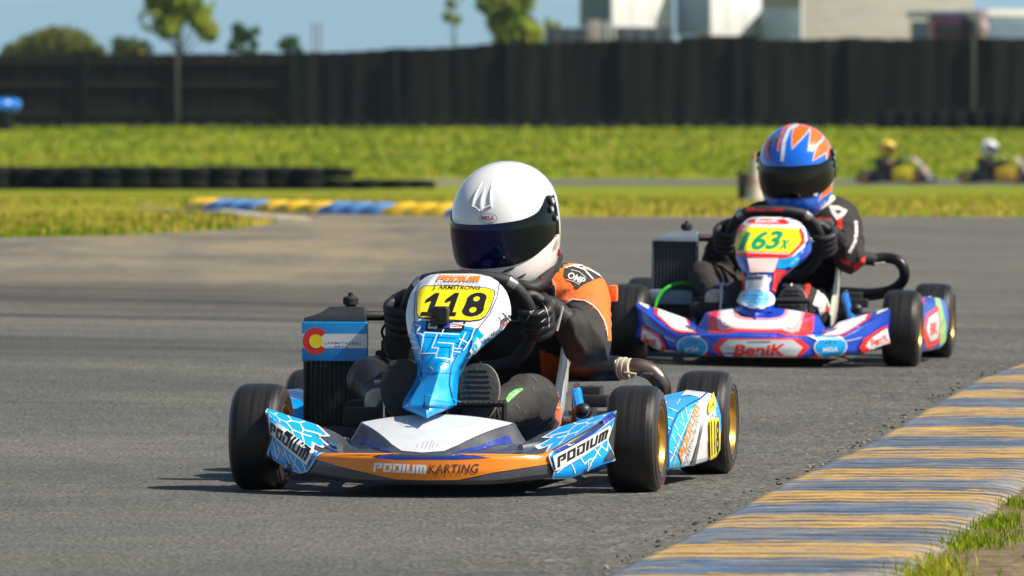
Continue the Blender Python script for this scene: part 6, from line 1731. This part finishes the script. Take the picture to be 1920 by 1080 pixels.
def art_h2(mb, fr):
    A = Art(mb, fr, 5, lift=.0008)
    X = lambda p: z(1330, 220, 3.858, p)
    spikes = [X([(620, 48), (735, 62), (705, 110), (600, 225), (600, 130)]), X([(735, 62), (800, 70), (830, 120), (800, 170), (715, 240), (730, 140)]), X([(840, 130), (868, 190), (850, 250), (750, 310), (780, 210), (825, 165)]), X([(870, 195), (897, 270), (895, 320), (850, 330), (850, 270)]), X([(880, 350), (900, 360), (890, 470), (820, 500), (850, 420)]), X([(890, 480), (880, 530), (790, 600), (820, 540)])]
    for p in spikes: A.line(p, 3.6, hsil, True, up=False)
    A.off += A.d
    for p in spikes: A.poly(p, horg, up=False)
    A.off += A.d
    A.line(X([(640, 50), (575, 90), (540, 180), (525, 320)]), 7, hsil); A.line(X([(600, 48), (545, 80), (510, 160), (497, 245)]), 4, horg)
    A.poly(X([(425, 150), (445, 160), (430, 230), (440, 310), (410, 270), (405, 200)]), horg); A.line(X([(470, 90), (400, 150), (365, 240), (362, 320)]), 3, hsil); A.line(X([(520, 130), (470, 160), (460, 220)]), 6, mat('helmet_grey', (.12, .13, .17), .3))
    A.poly(ellipse(1528, 363, 4.2, 4.2, 14), hsil)
h2 = build_helmet(D2, T_helm(K2, 1494, 318, .60, 4, 5, -3), hblue, visor2, 1.0, art_h2, fr=K2, vents=False)
mb = MB(); mb.tube([K2(1508, 400, .52), K2(1536, 388, .54), K2(1560, 372, .64)], .013, mat('cream_collar', (.62, .64, .56), .7), 12, 4); mb.build('collar', D2)

# ---- the two karts far away on the back straight
suit3 = mat('dark_suit_with_tan', (.045, .04, .035), .8); suit4 = mat('navy_black_suit', (.014, .016, .022), .8)
def far_kart(px_, klabel, dlabel, podc, helm, suit, helmk, art_=None, yawr=78):
    y = 184; x = pxx(px_, y); M = Matrix.Translation((x, y, H(x, y) + .006)) @ Matrix.Rotation(R(yawr), 4, 'Z') @ Matrix.Scale(1.13, 4) @ Matrix.Translation((0, -.5, 0))
    p = dict(pal2); p.update(pod=blackpl, bumper=blackpl, panel=mat('faded_pink_panel', (.35, .24, .26), .5), frame=blackmt, exhaust=0, green_hose=False, core=blackmt, fin=blackmt, tank_end=blackmt, seat=blackmt)
    KK = build_kart(K1, klabel, 'karts on the back straight', p, None, False, M)
    mb = MB(); mb.box((-.56, .22, .19), (.03, .40, .24), podc, .02); mb.box((-.50, .22, .31), (.12, .36, .02), podc, .01); mb.build('number_plate', KK)
    J = joints(K1, dict(neck=(985, 552, .64), head=(965, 470, .60), shL=(1070, 568, .66), shR=(885, 578, .64), elL=(1085, 645, .50), elR=(772, 655, .52)), {})
    gs = gloves(J, glove_m)
    D_ = build_driver(K1, dlabel, dict(J=J, suit=suit, sole=sole1, welt=sole1, shoe=shoe1, arm=1.0, paint=art_), M=M, group='drivers on the back straight')
    for g in gs: g.parent = D_
    build_helmet(D_, Matrix.Translation(Vector((.03, .62, .715))) @ Matrix.Rotation(R(5), 4, 'X'), helm, visor2, 1.05, vents=False, tabs=False)
    return D_
far_kart(1674, 'small dark kart with a bright yellow pod, left one on the back straight', 'far driver in a yellow helmet on the back straight', mat('yellow_bodywork', (.80, .62, .02), .4), mat('yellow_helmet', (.75, .52, .03), .25, coat=.6, var=.5, scale=25), suit3, True,
         [([(1020, 540), (1170, 540), (1170, 640), (1020, 640)], mat('tan_suit_patch', (.55, .35, .14), .7), .2, 1.2)])
far_kart(1866, 'small dark kart with an amber pod, right one on the back straight', 'far driver in a white helmet on the back straight', mat('amber_bodywork', (.72, .42, .03), .4), white_g, suit4, True)

# ---- cone and rubber block behind the second driver
cp = wpt(1416, 392, 88); cp.z = H(cp.x, 88); mb = MB(); cw = mat('faded_cream_plastic', (.52, .46, .38), .7)
mb.box((0, 0, .015), (.26, .26, .03), cw, .01); mb.lathe([(.03, .105), (.18, .085)], cw, 'z', seg=24); mb.lathe([(.18, .085), (.26, .072)], mat('faded_pink_band', (.50, .28, .24), .7), 'z', seg=24); mb.lathe([(.26, .072), (.46, .05)], cw, 'z', seg=24); mb.lathe([(.46, .05), (.53, .038), (.535, .0005)], mat('faded_orange', (.45, .22, .07), .7), 'z', seg=24)
o = mb.build('traffic_cone', None, 40, label='faded cream and pink cone behind the blue and orange helmet', cat='cone'); o.location = cp
cp = wpt(1396, 372, 92); mb = MB(); g = H(cp.x, 92); mb.box((0, 0, .17), (.15, .2, .30), blackmt, .03); mb.box((.02, 0, .015), (.2, .24, .03), blackmt, .01); mb.tube([(-.07, 0, .30), (-.05, 0, .36), (.05, 0, .36), (.07, 0, .30)], .01, blackmt, 8, 3)
o = mb.build('equipment_case', None, 30, label='black upright case left of the faded cone', cat='case'); o.location = (cp.x, 92, g)
